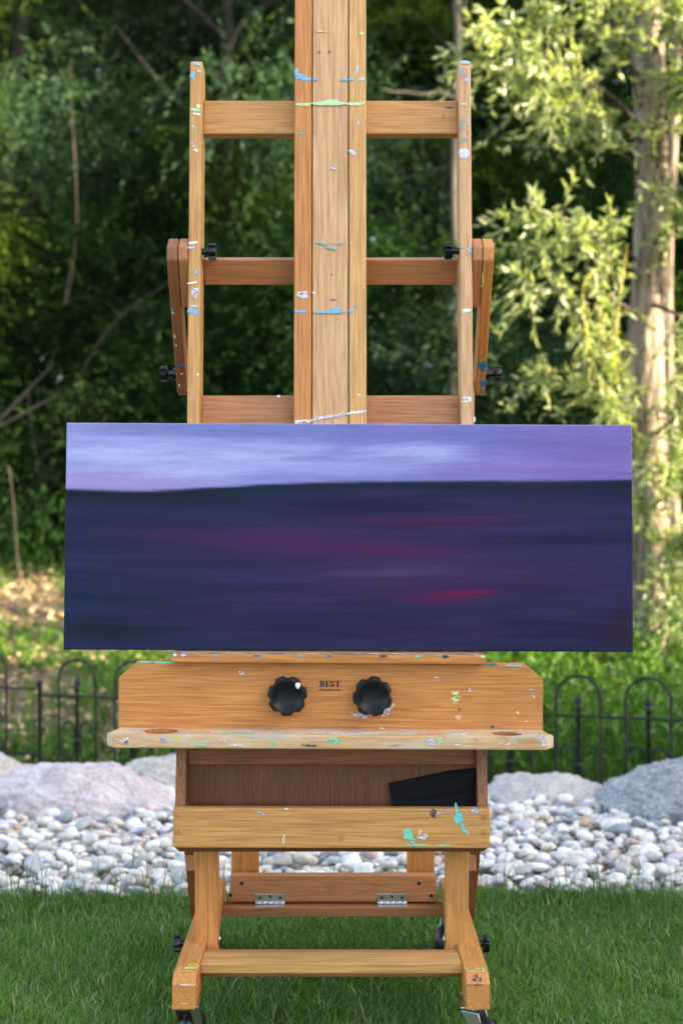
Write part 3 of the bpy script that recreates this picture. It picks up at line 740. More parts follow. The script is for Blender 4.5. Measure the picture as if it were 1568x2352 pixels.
weeds('weeds', 'low green weeds at the foot of the left fence', 3400, (-3.0, .1), (5.0, 8.2), (.04, .15), .045, .017, WEED, lambda x, y: (y > 5.0 - x * .27 + .1) & ((y < 5.9) | (rng.random(len(x)) < .6)) & (np.array([mnoise.noise(Vector((a * 1.7, b_ * 1.7, 4))) > -.12 for a, b_ in zip(x, y)])), 9)
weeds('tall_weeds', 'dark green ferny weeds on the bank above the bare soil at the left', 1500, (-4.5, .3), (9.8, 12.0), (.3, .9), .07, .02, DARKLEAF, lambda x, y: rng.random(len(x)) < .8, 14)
weeds('soil_weeds', 'scattered yellow green tufts on the sunlit bare soil at the left', 2600, (-4.0, .0), (6.3, 10.6), (.05, .24), .055, .016, WEED, lambda x, y: np.array([mnoise.noise(Vector((a * 1.1, b_ * 1.1, 1))) > .02 for a, b_ in zip(x, y)]), 8)
# tall grass in the weeds right behind the fence
V_, T_, C_, D_ = blades(9000, (-2.6, 3.0), lambda n: rng.uniform(4.75, 6.6, n), .08, .26, .006, .4, lambda x, y: (y > 4.98 - x * .27 + .03) & ((x > -.1) | (rng.random(len(x)) < .25)))
V_[:, 2] += ground_h(V_[:, 0], V_[:, 1]); me = np_mesh('tall_grass', V_, T_); set_cols(me, np.repeat(C_[:, None], 3, 1))
tag(link('tall_grass', me, WEED), 'tall loose grass growing up through the weeds behind the fence', 'grass', kind='stuff')
# leaf litter on the bank
n = 22000; x = rng.uniform(-4.5, 3, n); y = rng.uniform(5.2, 12, n); P = np.stack([x, y, ground_h(x, y) + .03], 1)
D = rng.standard_normal((n, 3)); D[:, 2] *= .2
LIT = leaf_mat('dry_leaf', (.14, .09, .045), (.55, .42, .25), .1, .8, .2)
tag(link('leaf_litter', leaf_mesh('leaf_litter', P, D, rng.uniform(.03, .07, n), rng.uniform(.012, .035, n), rng.random(n)), LIT), 'dry leaves and bits scattered over the soil bank', 'leaf litter', kind='stuff')
# dry tuft in the pebbles
runs = []
c0 = Vector((at(1182, 1930, 3.95).x, 3.93, -.01))
for k in range(34):
    a = random.uniform(0, 6.28); ln = random.uniform(.025, .06); p = c0 + Vector((random.uniform(-.018, .018), random.uniform(-.015, .015), .0))
    runs.append(([p, p + Vector((math.cos(a) * .006, math.sin(a) * .006, ln * .6)), p + Vector((math.cos(a) * .02, math.sin(a) * .02, ln))], [.0012, .001, .0003]))
tag(link('dry_tuft', tube_mesh('dry_tuft', runs, 4), plain('dead_grass', (.16, .10, .06), .9, 0, .4, 30)), 'small dry brown grass tuft poking up among the pebbles', 'plant')

# ------------------------------------------------------------------ unseen building added beyond the right edge to shade the lawn
hr_ = empty('shade_house', (7.6, -1.5, 0)); tag(hr_, 'unseen pale sided building added beyond the right edge to shade the lawn', 'shade_house')
SID = plain('cream_siding', (.50, .48, .43), .7, 0, .08, 5); ROOFM = plain('grey_shingle', (.12, .115, .11), .9, 0, .3, 30); GLS = plain('window_glass', (.03, .04, .05), .08, 0, .1, 3)
board('wall', (3, 12.3, 5.6), (9.1, -3.45, 2.7), SID, hr_, bev=.01)
bm = prism_bm([(-1.8, 0), (1.8, 0), (0, 1.1)], 12.6, .01); link('roof', me_from(bm, 'roof'), ROOFM, hr_, (9.1, -3.45, 5.5))
for y in (-6, -3, 1.4):
    wf = board('window', (.08, 1.3, 1.3), (7.57, y, 2.0), plain('white_trim', (.75, .75, .73), .5), hr_, bev=.01)
    board('pane', (.03, 1.14, 1.14), (7.525, y, 2.0), GLS, wf, bev=.002)

# ================================================================== THE EASEL
CX, CU = -.0175, -.0205
easel = empty('easel', (CX, 2.62, 0)); tag(easel, 'large oak studio easel on casters, spattered with paint, standing on the lawn', 'easel')
E = easel
tl = R(4.5); sL, cL = math.sin(tl), math.cos(tl)
def lean(x, s, d): return Vector((x, 2.59 + s * sL + d * cL, 1.09 + s * cL - d * sL))
def s_at(v, d=0.0):
    # distance up the leaning plane that shows at picture height v
    k = (1153 - v) / F; y0 = 2.59 + d * cL; z0 = 1.09 - d * sL - H
    return (k * y0 - z0) / (cL - k * sL)
ROT = (-tl, 0, 0)
def lboard(name, x0, x1, s0, s1, d0, d1, mat, parent=None, bev=.002):
    return board(name, (x1 - x0, d1 - d0, s1 - s0), lean((x0 + x1) / 2, (s0 + s1) / 2, (d0 + d1) / 2), mat, parent or E, ROT, bev)
def dab_mesh(w_, h_, seed, n=44, rough=.45, thick=.0005):
    r_ = random.Random(seed); o = Vector((r_.random() * 99, r_.random() * 99, 0)); pts = []
    for i in range(n):
        a = 2 * math.pi * i / n
        k = 1 + rough * (mnoise.noise(Vector((math.cos(a) * 1.2, math.sin(a) * 1.2, 0)) + o) * 1.3 + mnoise.noise(Vector((math.cos(a) * 5, math.sin(a) * 5, 3)) + o) * .8) + r_.uniform(-.08, .08)
        ca, sa = math.cos(a), math.sin(a); sq = (abs(ca) ** 3 + abs(sa) ** 3) ** (-1 / 3)
        pts.append((ca * w_ / 2 * k * sq, sa * h_ / 2 * k * sq))
    bm = bmesh.new(); f0 = [bm.verts.new((p[0], -thick, p[1])) for p in pts]; bk = [bm.verts.new((p[0] * 1.02, 0.0, p[1] * 1.02)) for p in pts]; c_ = bm.verts.new((0, -thick * 1.3, 0))
    for i in range(n):
        j = (i + 1) % n; bm.faces.new((f0[i], f0[j], c_)); bm.faces.new((f0[j], f0[i], bk[i], bk[j]))
    bmesh.ops.recalc_face_normals(bm, faces=bm.faces[:])
    return me_from(bm, 'paint_smear')
PAINTS = {'blue': (.17, .42, .68), 'lblue': (.40, .58, .80), 'white': (.74, .78, .86), 'lav': (.60, .62, .84), 'green': (.46, .70, .38), 'mint': (.18, .66, .48), 'teal': (.20, .40, .38),
          'dblue': (.04, .18, .36), 'yellow': (.72, .62, .10), 'turq': (.15, .60, .58), 'ink': (.03, .03, .09), 'orange': (.75, .36, .20), 'lime': (.55, .75, .30), 'violet': (.22, .12, .36), 'brown': (.10, .06, .05), 'cream': (.80, .79, .68)}
PM = {(k, c_): paint_mat('paint_' + k, v_, c_) for k, v_ in PAINTS.items() for c_ in (.36, .46)}
for (k, c_), m_ in list(PM.items()):
    if c_ == .46: PM[(k, c_)] = paint_mat('thin_paint_' + k, PAINTS[k], .50)
dn = [0]
def dab(parent, pos, w_, h_, col, rot=(0, 0, 0), roll=0.0, cover=.36, rough=.34):
    dn[0] += 1
    me = dab_mesh(w_, h_, dn[0], rough=rough)
    o = link('paint_smear', me, PM[(col, cover)], parent, pos)
    # parent may itself be turned, so lay the smear in the parent's own space
    M = Euler(rot).to_matrix().to_4x4() @ Matrix.Rotation(roll, 4, 'Y')
    pm_ = Matrix.Identity(4)
    chain = []; p = parent
    while p is not None: chain.append(p); p = p.parent
    for p in reversed(chain): pm_ = pm_ @ (Matrix.Translation(p.location) @ p.rotation_euler.to_matrix().to_4x4())
    o.matrix_basis = pm_.inverted() @ (Matrix.Translation(pos) @ M)
    return o
def ldab(parent, u, v, wp, hp, col, d=0.0, roll=0, cover=.36, rough=.34):
    s = s_at(v, d); p = lean(0, s, d); x = (u - 784) * p.y / F; p.x = x; k = p.y / F
    p = p + Vector((0, -cL, sL)) * .0004
    return dab(parent, p, wp * k, hp * k, col, ROT, roll, cover, rough)

# side posts
S0, S1 = s_at(1640), s_at(136)
def side_post(sgn):
    xo, wd, dp = .2604, .0225, .065
    L_ = S1 - S0; r_ = .020
    prof = [(-dp / 2, -L_ / 2), (dp / 2, -L_ / 2), (dp / 2, L_ / 2 - .03), (dp / 2 - .004, L_ / 2 - .014), (dp / 2 - .013, L_ / 2 - .003), (dp / 2 - .02, L_ / 2), (-dp / 2 + .010, L_ / 2), (-dp / 2 + .003, L_ / 2 - .005), (-dp / 2, L_ / 2 - .016)]
    bm = prism_bm(prof, wd, .0032)
    for v_ in bm.verts: v_.co = Vector((v_.co.y, v_.co.x, v_.co.z))
    bmesh.ops.recalc_face_normals(bm, faces=bm.faces[:])
    return link('side_post', me_from(bm, 'side_post'), wood('pale' if sgn > 0 else 'blond', 'z', .8, contrast=.8), E, lean(CU + sgn * (xo - wd / 2), (S0 + S1) / 2, dp / 2), ROT)
PL, PR = side_post(-1), side_post(1)
for u, v, w_, h_, c_, cv in [(452, 146, 18, 6, 'lblue', .46), (443, 172, 10, 15, 'blue', .36), (457, 162, 8, 8, 'lblue', .46), (449, 252, 22, 7, 'green', .36), (453, 262, 18, 5, 'white', .36), (456, 244, 10, 8, 'lime', .36), (445, 292, 8, 8, 'lav', .46),
                             (443, 558, 22, 6, 'white', .36), (440, 569, 14, 5, 'lblue', .36), (452, 626, 7, 14, 'blue', .36), (443, 650, 22, 4, 'white', .36), (447, 672, 18, 26, 'lav', .46), (447, 703, 18, 5, 'lblue', .36), (444, 716, 25, 11, 'blue', .36), (455, 860, 5, 5, 'white', .36), (432, 895, 4, 8, 'lblue', .46), (445, 330, 10, 14, 'lav', .46), (450, 345, 9, 10, 'white', .46)]:
    ldab(PL, u, v, w_, h_, c_, 0, random.uniform(-.2, .2), cv)
for u, v, w_, h_, c_, cv in [(1068, 143, 20, 8, 'lblue', .36), (1060, 168, 6, 26, 'blue', .46), (1071, 178, 9, 20, 'lblue', .46), (1065, 239, 11, 4, 'lime', .36), (1064, 322, 16, 14, 'teal', .46), (1066, 352, 24, 22, 'lav', .36), (1061, 286, 5, 30, 'teal', .46), (1074, 280, 4, 24, 'lblue', .46),
                             (1078, 574, 10, 18, 'lblue', .46), (1060, 569, 10, 4, 'teal', .36), (1072, 713, 20, 8, 'white', .36), (1064, 719, 12, 4, 'green', .46), (1070, 917, 26, 14, 'white', .46), (1062, 690, 6, 5, 'lav', .46)]:
    ldab(PR, u, v, w_, h_, c_, 0, random.uniform(-.1, .1), cv, .34 if w_ < 20 else .12)
# cross bars of the upright frame
def crossbar(v0, v1, d, t_, tint, name='crossbar'):
    return lboard(name, CU - .2376, CU + .2376, s_at(v1, d), s_at(v0, d), d, d + t_, wood(tint, 'x', 1.0), bev=.0015)
tb = crossbar(231, 307, .034, .028, 'honey')
bb = crossbar(908, 990, .042, .022, 'red')
ldab(tb, 1031, 247, 16, 3, 'ink', .034, 0, .36); ldab(tb, 1018, 268, 3, 10, 'ink', .034, 0, .46); ldab(bb, 640, 910, 8, 6, 'white', .042)
# mast
MD = -.006
ms0, ms1 = s_at(1560, MD), s_at(-190, MD)
mast_l = lboard('mast_board', CU - .0660, CU - .0345, ms0, ms1, MD, MD + .036, wood('orange', 'z', .9), bev=.0018)
mast_c = lboard('mast_board', CU - .0325, CU + .0325, ms0, ms1, MD + .0015, MD + .034, wood('pale', 'z', .55, contrast=1.1), bev=.0012)
mast_r = lboard('mast_board', CU + .0345, CU + .0660, ms0, ms1, MD, MD + .036, wood('blond', 'z', .9, contrast=.8), bev=.0018)
lboard('mast_backing', CU - .060, CU + .060, ms0 + .01, ms1 - .01, MD + .0362, MD + .0395, wood('brown', 'z', 1.0), bev=.001)
for pr, u, v, w_, h_, c_, rl, cv in [(mast_l, 690, 175, 24, 14, 'blue', .1, .36), (mast_l, 704, 182, 20, 8, 'blue', 0, .36), (mast_l, 681, 164, 8, 14, 'blue', 0, .36), (mast_c, 723, 182, 12, 7, 'blue', 0, .36), (mast_c, 790, 182, 12, 8, 'blue', 0, .36),
        (mast_r, 806, 182, 14, 6, 'blue', 0, .36), (mast_r, 830, 182, 14, 6, 'lblue', -.3, .36), (mast_r, 820, 160, 5, 20, 'lblue', .2, .36), (mast_r, 830, 77, 10, 6, 'green', .3, .36), (mast_c, 740, 72, 26, 3, 'lime', 0, .46),
        (mast_l, 697, 240, 36, 6, 'green', 0, .36), (mast_c, 756, 238, 74, 9, 'green', -.04, .36), (mast_c, 762, 233, 34, 8, 'green', 0, .36), (mast_r, 819, 239, 34, 8, 'green', 0, .36),
        (mast_r, 809, 350, 18, 8, 'lav', .5, .36), (mast_l, 693, 305, 12, 8, 'teal', -.4, .46), (mast_c, 724, 303, 4, 6, 'teal', 0, .46), (mast_c, 770, 388, 24, 4, 'lav', .3, .46), (mast_r, 822, 284, 4, 12, 'lav', 0, .46),
        (mast_c, 742, 559, 26, 6, 'teal', .25, .36), (mast_c, 760, 570, 26, 5, 'teal', .3, .36), (mast_c, 778, 560, 26, 4, 'teal', 0, .46), (mast_r, 818, 559, 18, 4, 'lav', 0, .46), (mast_l, 700, 563, 12, 3, 'teal', 0, .46),
        (mast_l, 703, 680, 8, 7, 'lav', .2, .36), (mast_c, 720, 673, 5, 7, 'white', 0, .36), (mast_l, 688, 672, 5, 4, 'white', 0, .36), (mast_l, 694, 678, 26, 14, 'lav', 0, .46), (mast_c, 764, 688, 14, 3, 'violet', 0, .46),
        (mast_l, 693, 716, 24, 5, 'blue', 0, .36), (mast_l, 680, 714, 5, 9, 'blue', 0, .36), (mast_c, 758, 717, 72, 6, 'blue', 0, .36), (mast_c, 772, 711, 20, 10, 'blue', 0, .36), (mast_c, 730, 718, 22, 4, 'blue', 0, .36), (mast_r, 806, 714, 12, 8, 'blue', -.3, .36), (mast_r, 817, 703, 10, 8, 'blue', .5, .46),
        (mast_l, 697, 968, 40, 8, 'white', -.12, .46), (mast_c, 758, 957, 82, 7, 'lav', -.16, .46), (mast_r, 820, 947, 40, 6, 'white', -.1, .36), (mast_r, 825, 907, 6, 5, 'white', 0, .36), (mast_c, 733, 120, 4, 6, 'brown', 0, .36), (mast_c, 756, 119, 4, 6, 'brown', 0, .36), (mast_c, 762, 631, 3, 5, 'brown', 0, .36), (mast_r, 834, 236 , 5, 5, 'lime', 0, .36)]:
    ldab(pr, u, v, w_, h_, c_, MD, rl, cv)

# arms, blocks and the middle bar: one swinging frame, tipped down and back
ta = R(36)
def arm_frame(x, a, d):     # a down along the arm from its top front corner, d into it
    c_ = Vector((0, 2.607, 1.394)); ax = Vector((0, math.sin(ta), -math.cos(ta))); dp = Vector((0, math.cos(ta), math.sin(ta)))
    p = c_ + ax * a + dp * d; p.x = x; return p
def arm_board(name, x0, x1, a0, a1, d0, d1, mat, bev=.002, profile=None):
    return board(name, (x1 - x0, d1 - d0, a1 - a0), arm_frame((x0 + x1) / 2, (a0 + a1) / 2, (d0 + d1) / 2), mat, E, (ta, 0, 0), bev, 2)
for sg in (-1, 1):
    def arm_piece(name, xi, xo, ln, dp_, mat, rnd, cut=None):
        # profile in (depth, -along): chamfered front top corner, rounded foot
        pts_ = [(0, -.006), (.014, .014), (dp_, .014), (dp_, -ln + rnd), (dp_ - rnd, -ln), (rnd, -ln), (0, -ln + rnd)] if cut is None else [(0, -.006), (.014, .014), (dp_, .014), (dp_, -ln), (0, -ln)]
        bm = prism_bm(pts_, abs(xo - xi), .0035)
        M_ = Matrix(((0, 1, 0, 0), (1, 0, 0, 0), (0, 0, 1, 0), (0, 0, 0, 1)))
        bm.transform(M_); bmesh.ops.recalc_face_normals(bm, faces=bm.faces[:])
        return link(name, me_from(bm, name), mat, E, arm_frame(CU + sg * (xi + xo) / 2, 0, 0), (ta, 0, 0))
    blk = arm_piece('pivot_block', .2612, .2790, .105, .050, wood('red', 'z', 1.0), .003, cut=1)
    arm = arm_piece('support_arm', .2800, .3000, .305, .050, wood('dark' if sg < 0 else 'orange', 'z', .8), .012)
    # strut the arm's foot is bolted to
    L_ = .95; prof = [(-.02, -L_ / 2), (.02, -L_ / 2), (.02, L_ / 2 - .02), (.008, L_ / 2), (-.008, L_ / 2), (-.02, L_ / 2 - .02)]
    bm = prism_bm(prof, .018, .002); bm.transform(Matrix(((0, 1, 0, 0), (1, 0, 0, 0), (0, 0, 1, 0), (0, 0, 0, 1)))); bmesh.ops.recalc_face_normals(bm, faces=bm.faces[:])
    st_ = link('rear_strut', me_from(bm, 'rear_strut'), wood('red', 'z', 1.0), E, (CU + sg * .2705, 2.775, 1.183 - L_ / 2), (R(-2), 0, 0))
    if sg > 0: dab(st_, Vector((at(1089, 963, 2.745).x, 2.7535, at(1089, 963, 2.745).z)), .007, .010, 'white', (R(-2), 0, 0), 0, .36)
    def adab(u, v, wp, hp, c_, cv=.36):
        # on the front face of the arm
        k = (1153 - v) / F; a = (1.394 - H - k * 2.607) / (math.cos(ta) + k * math.sin(ta)); p = arm_frame(0, a, 0); p.x = (u - 784) * p.y / F
        p += Vector((0, -math.cos(ta), -math.sin(ta))) * .0006
        dab(arm, p, wp * p.y / F, hp * p.y / F / math.cos(ta), c_, (ta, 0, 0), random.uniform(-.1, .1), cv)
    if sg < 0:
        for a_ in [(415, 839, 20, 4, 'dblue', .36), (409, 834, 8, 8, 'dblue', .46), (396, 711, 6, 10, 'teal', .46), (398, 718, 6, 4, 'lblue', .36), (402, 772, 4, 9, 'cream', .36), (405, 793, 4, 4, 'cream', .36), (417, 858, 5, 3, 'white', .36), (412, 885, 4, 8, 'cream', .46)]: adab(*a_)
    else:
        for a_ in [(1106, 838, 18, 16, 'dblue', .36), (1112, 842, 14, 20, 'dblue', .46), (1109, 880, 12, 14, 'dblue', .36), (1107, 896, 8, 12, 'dblue', .46), (1108, 640, 4, 24, 'yellow', .36), (1104, 656, 8, 5, 'yellow', .46)]: adab(*a_)
board('middle_bar', (.474, .022, .048), arm_frame(CU, .045, .046) + Vector((0, .012, -.004)), wood('red', 'x', 1.0), E, (R(24), 0, 0), .0018)

# ------------------------------------------------------------------ knobs
def lathe_lobed(name, prof, lobes, depth_, phase=0.0, n=112, notch=.16):
    """prof: (r, y, k) rings along y, k = how far the notches bite at this ring"""
    V_, F_ = [], []
    for r_, y_, k_ in prof:
        for i in range(n):
            a = 2 * math.pi * i / n
            w_ = abs(((a + phase) * lobes / (2 * math.pi)) % 1.0 - .5) * 2         # 1 at notch centre
            bite = max(0.0, (w_ - .60) / .40); rr_ = r_ * (1 - depth_ * k_ * math.sqrt(max(0, 1 - (1 - bite) ** 2)))
            V_.append((rr_ * math.cos(a), y_, rr_ * math.sin(a)))
    for j in range(len(prof) - 1):
        for i in range(n):
            F_.append((j * n + i, j * n + (i + 1) % n, (j + 1) * n + (i + 1) % n, (j + 1) * n + i))
    me = np_mesh(name, np.array(V_), np.array(F_), True)
    me.set_sharp_from_angle(angle=R(28))
    return me
def big_knob(u, v, Y, phase):
    p = at(u, v, Y); root = E
    prof = [(.0001, .010, 0), (.022, .010, 0), (.030, .006, 0), (.0335, .002, .8), (.0348, -.003, 1), (.0348, -.014, 1), (.0335, -.019, 1), (.031, -.0215, .9), (.0275, -.0215, 0), (.0248, -.020, 0), (.0175, -.0125, 0), (.0168, -.0122, 0), (.002, -.0122, 0), (.0016, -.0110, 0), (.0001, -.0110, 0)]
    return link('knob', lathe_lobed('knob', prof, 7, .115, phase), BLACKD, root, p)
YB = 2.52
k1 = big_knob(660, 1597, 2.498, .25); k2 = big_knob(855, 1598, 2.498, -.1)
bl = bmesh.new(); bmesh.ops.create_uvsphere(bl, u_segments=16, v_segments=10, radius=.0045)
for v_ in bl.verts: v_.co = Vector((v_.co.x * 1.0, v_.co.y * .5, v_.co.z * 1.25 + (abs(v_.co.x) * .4)))
ps = link('paint_blob', me_from(bl, 'paint_blob', True), plain('white_paint_drop', (.78, .78, .72), .35), k1, at(684, 1576, 2.476))
def small_knob(tip, sgn, parent, r=.0155, stem=.012, head=.015, collar=False):
    """star knob on a horizontal axis, head pointing to sgn * x from tip (the wood face)"""
    pr = [(.0001, 0, 0), (.0065, 0, 0), (.0065, stem, 0), (.0095, stem, 0), (r * .95, stem + .001, 1), (r, stem + .003, 1), (r, stem + head - .003, 1), (r * .93, stem + head, 1), (.004, stem + head + .001, 0), (.0001, stem + head + .001, 0)]
    if collar: pr = [(.0001, 0, 0), (.012, 0, 0), (.012, .008, 0), (.0065, .009, 0), (.0065, stem + .004, 0), (.009, stem + .005, 0), (r * .95, stem + .006, 1), (r, stem + .008, 1), (r, stem + head + .003, 1), (r * .93, stem + head + .006, 1), (.004, stem + head + .006, 0), (.0001, stem + head + .006, 0)]
    me = lathe_lobed('knob', pr, 5, .32, random.uniform(0, 1), 80)
    o = link('knob', me, BLACKP, parent, tip, (0, 0, R(-90) if sgn > 0 else R(90)))
    return o
for sg in (-1, 1):
    s_ = s_at(579 if sg < 0 else 577, .02)
    small_knob(lean(CU + sg * .2379, s_, .018), -sg, E)
    p = arm_frame(CU + sg * .300, .262, .022); small_knob(p, sg, E, .0155, .013, .013, True)
    small_knob(Vector((CX + sg * .2657, 2.60, .138)), sg, E, .0160, .009, .012)
    nut = cyl_bm(.0075, .004, 18, .001); link('washer', me_from(nut, 'washer', True), STEEL, E, (CX + sg * .2040, 2.585, .150), (0, R(90), 0))

# ------------------------------------------------------------------ canvas ledge, backboard, tray
rl = R(.28)
def level(u0, u1): return (u0 + u1) / 2
ledge = board('canvas_ledge', (.5495, .06, .0165), (at(756, 1153, 2.50).x, 2.53, .6775 - .0083), wood('orange', 'x', 1.2), E, (0, rl, 0), .003)
lz0 = ledge.location + E.location
# ledge front is barer wood than its top
for k in range(110):
    u = random.uniform(405, 1108); dab(ledge, Vector((at(u, 0, 2.5).x, random.uniform(2.503, 2.51), .6775 + .0006 - (at(u, 0, 2.5).x - lz0.x) * rl)), random.uniform(.008, .04), random.uniform(.005, .009), random.choice(['teal', 'white', 'cream', 'lblue', 'white', 'lav', 'blue', 'green', 'teal', 'dblue']), (R(-90), rl, 0), 0, .46)
for u, w_, c_ in [(421, 12, 'lav'), (402, 8, 'white'), (590, 16, 'dblue'), (690, 20, 'teal'), (756, 10, 'dblue'), (1022, 14, 'ink'), (880, 18, 'brown'), (498, 10, 'blue'), (960, 12, 'mint'), (1108, 10, 'lime')]:
    x = at(u, 0, 2.5).x; dab(ledge, Vector((x, 2.4997, .6775 - .003 - (x - lz0.x) * rl)), w_ * .77e-3, .004, c_, (0, rl, 0), 0, .36)
board('ledge_block', (.40, .05, .05), (CU, 2.565, .633), wood('brown', 'x', 1.0), E, (0, rl, 0), .002)
# backboard with cut corners
Wb = .3755; zt = .945 - (1521 - 1153) * 2.52 / F; zb = .945 - (1676 - 1153) * 2.52 / F
hb = zt - zb; ch = .034
pts_ = [(-Wb, -hb / 2), (Wb, -hb / 2), (Wb, hb / 2 - .029), (Wb - ch, hb / 2), (-Wb + ch, hb / 2), (-Wb, hb / 2 - .029)]
bbx = Vector((at(759.5, 0, 2.52).x, 2.529, (zt + zb) / 2))
backb = link('backboard', me_from(prism_bm(pts_, .018, .0015), 'backboard'), wood('orange', 'x', 1.15, contrast=.9), E, bbx, (0, rl, 0))
def bdab(u, v, wp, hp, c_, roll=0, cv=.36):
    p = at(u, v, 2.52); p.y = 2.5196; dab(backb, p, wp * .771e-3, hp * .771e-3, c_, (0, rl, 0), roll, cv)
for a_ in [(826, 1644, 40, 8, 'lav', .25, .46), (888, 1630, 18, 34, 'lav', .5, .46), (1046, 1605, 20, 12, 'lime', -.5, .46), (1044, 1592, 16, 7, 'lime', 0, .36), (1052, 1648, 13, 10, 'orange', 0, .36), (554, 1545, 12, 7, 'white', .3, .46), (1218, 1584, 12, 4, 'turq', 0, .46), (1188, 1637, 5, 5, 'white', 0, .36),
           (1078, 1585, 6, 10, 'lav', 0, .46), (1130, 1669, 7, 5, 'ink', 0, .36), (1054, 1629, 4, 4, 'ink', 0, .36), (348, 1671, 10, 5, 'violet', 0, .36), (1000, 1556, 12, 4, 'lav', 0, .46), (1208, 1657, 5, 5, 'cream', 0, .46), (1225, 1600, 3, 14, 'white', 0, .46), (820, 1674, 9, 5, 'violet', 0, .36), (878, 1674, 12, 5, 'lime', 0, .36)]:
    bdab(*a_)
for u0, u1, v_, c_ in [(318, 352, 1519, 'turq'), (352, 400, 1520, 'mint'), (1115, 1140, 1524, 'dblue'), (1160, 1200, 1527, 'turq')]:
    bdab((u0 + u1) / 2, v_ + 1.5, u1 - u0, 4, c_, 0, .36)
# printing on the backboard
INK = plain('printing_ink', (.02, .014, .012), .7, 0, .2, 40)
def letters_bm(word, h, lw):
    """upright slab serif capitals out of bars and arcs, in (x, z)"""
    bm = bmesh.new(); x = 0.0
    def bar(x0, z0, x1, z1, y=0):
        vs_ = [bm.verts.new((a, y, b_)) for a, b_ in ((x0, z0), (x1, z0), (x1, z1), (x0, z1))]; bm.faces.new(vs_)
    def arc(cx, cz, ro_x, ro_z, ti, te, a0, a1, n=14):
        pr_ = None
        for i in range(n + 1):
            a = R(a0 + (a1 - a0) * i / n); tt = ti * abs(math.cos(a)) + te * abs(math.sin(a))
            o_v = bm.verts.new((cx + ro_x * math.cos(a), 0, cz + ro_z * math.sin(a))); i_v = bm.verts.new((cx + (ro_x - tt) * math.cos(a), 0, cz + (ro_z - tt) * math.sin(a)))
            if pr_: bm.faces.new((pr_[0], o_v, i_v, pr_[1]))
            pr_ = (o_v, i_v)
    th = h * .11; st_ = h * .26; sf = h * .10
    for ch_ in word:
        if ch_ == 'B':
            W_ = h * .82; bar(x, 0, x + st_ + 2 * sf, th); bar(x, h - th, x + st_ + 2 * sf, h); bar(x + sf, th, x + sf + st_, h - th)
            arc(x + W_ * .55, h * .745, W_ * .38, h * .255, st_, th, -90, 90); arc(x + W_ * .55, h * .27, W_ * .45, h * .27, st_, th, -90, 90)
            bar(x + sf + st_, h * .49, x + W_ * .56, h * .49 + th * .9); bar(x + st_ + 2 * sf, h - th, x + W_ * .56, h); bar(x + st_ + 2 * sf, 0, x + W_ * .56, th); x += W_ + h * .08
        elif ch_ == 'E':
            W_ = h * .78; bar(x, 0, x + W_, th); bar(x, h - th, x + W_, h); bar(x + sf, th, x + sf + st_, h - th)
            bar(x + sf + st_, h * .46, x + W_ * .68, h * .46 + th); bar(x + W_ * .66, h * .33, x + W_ * .72, h * .68); bar(x + W_ - th * .8, th, x + W_, h * .30); bar(x + W_ - th * .8, h * .72, x + W_, h - th); x += W_ + h * .08
        elif ch_ == 'S':
            W_ = h * .66; arc(x + W_ / 2, h * .735, W_ * .48, h * .265, st_ * .8, th * 1.2, 20, 262); arc(x + W_ / 2, h * .265, W_ * .50, h * .265, st_ * .9, th * 1.2, -162, 84)
            bar(x + W_ * .86, h * .66, x + W_ * .94, h); bar(x + W_ * .02, 0, x + W_ * .10, h * .34); x += W_ + h * .09
        elif ch_ == 'T':
            W_ = h * .84; bar(x, h - th, x + W_, h); bar(x + W_ / 2 - st_ / 2, th, x + W_ / 2 + st_ / 2, h - th); bar(x + W_ / 2 - st_, 0, x + W_ / 2 + st_, th)
            bar(x, h * .70, x + th * .8, h - th); bar(x + W_ - th * .8, h * .70, x + W_, h - th); x += W_ + h * .05
    for v_ in bm.verts: v_.co.x *= lw
    return bm, x * lw
k_ = 2.5195 / F
bm, wl = letters_bm('BEST', 13.5 * k_, 1.0)
sx = 48.5 * k_ / wl
for v_ in bm.verts: v_.co.x *= sx
p = at(733.5, 1577.5, 2.5195); p.y = 2.5193
link('printed_word', me_from(bm, 'printed_word'), INK, backb, p)
cu = bpy.data.curves.new('printed_address', 'FONT'); cu.body = 'richesonart.com'; cu.size = 1.0; cu.offset = .012
tmp = bpy.data.objects.new('tmp', cu); COL.objects.link(tmp); bpy.context.view_layer.update()
me = bpy.data.meshes.new_from_object(tmp.evaluated_get(bpy.context.evaluated_depsgraph_get())); bpy.data.objects.remove(tmp)
co = np.zeros(len(me.vertices) * 3); me.vertices.foreach_get('co', co); co = co.reshape(-1, 3)
w0, w1 = co[:, 0].min(), co[:, 0].max(); sc_ = 49 * k_ / (w1 - w0)
new = np.stack([(co[:, 0] - w0) * sc_, 0 * co[:, 0], co[:, 1] * sc_ * 1.15], 1); me.vertices.foreach_set('co', new.ravel()); me.update(); me.name = 'printed_address'
for f_ in me.polygons: f_.flip() if hasattr(f_, 'flip') else None
p = at(733.5, 1586.8, 2.5195); p.y = 2.5193; me.materials.clear()
link('printed_address', me, INK, backb, p)

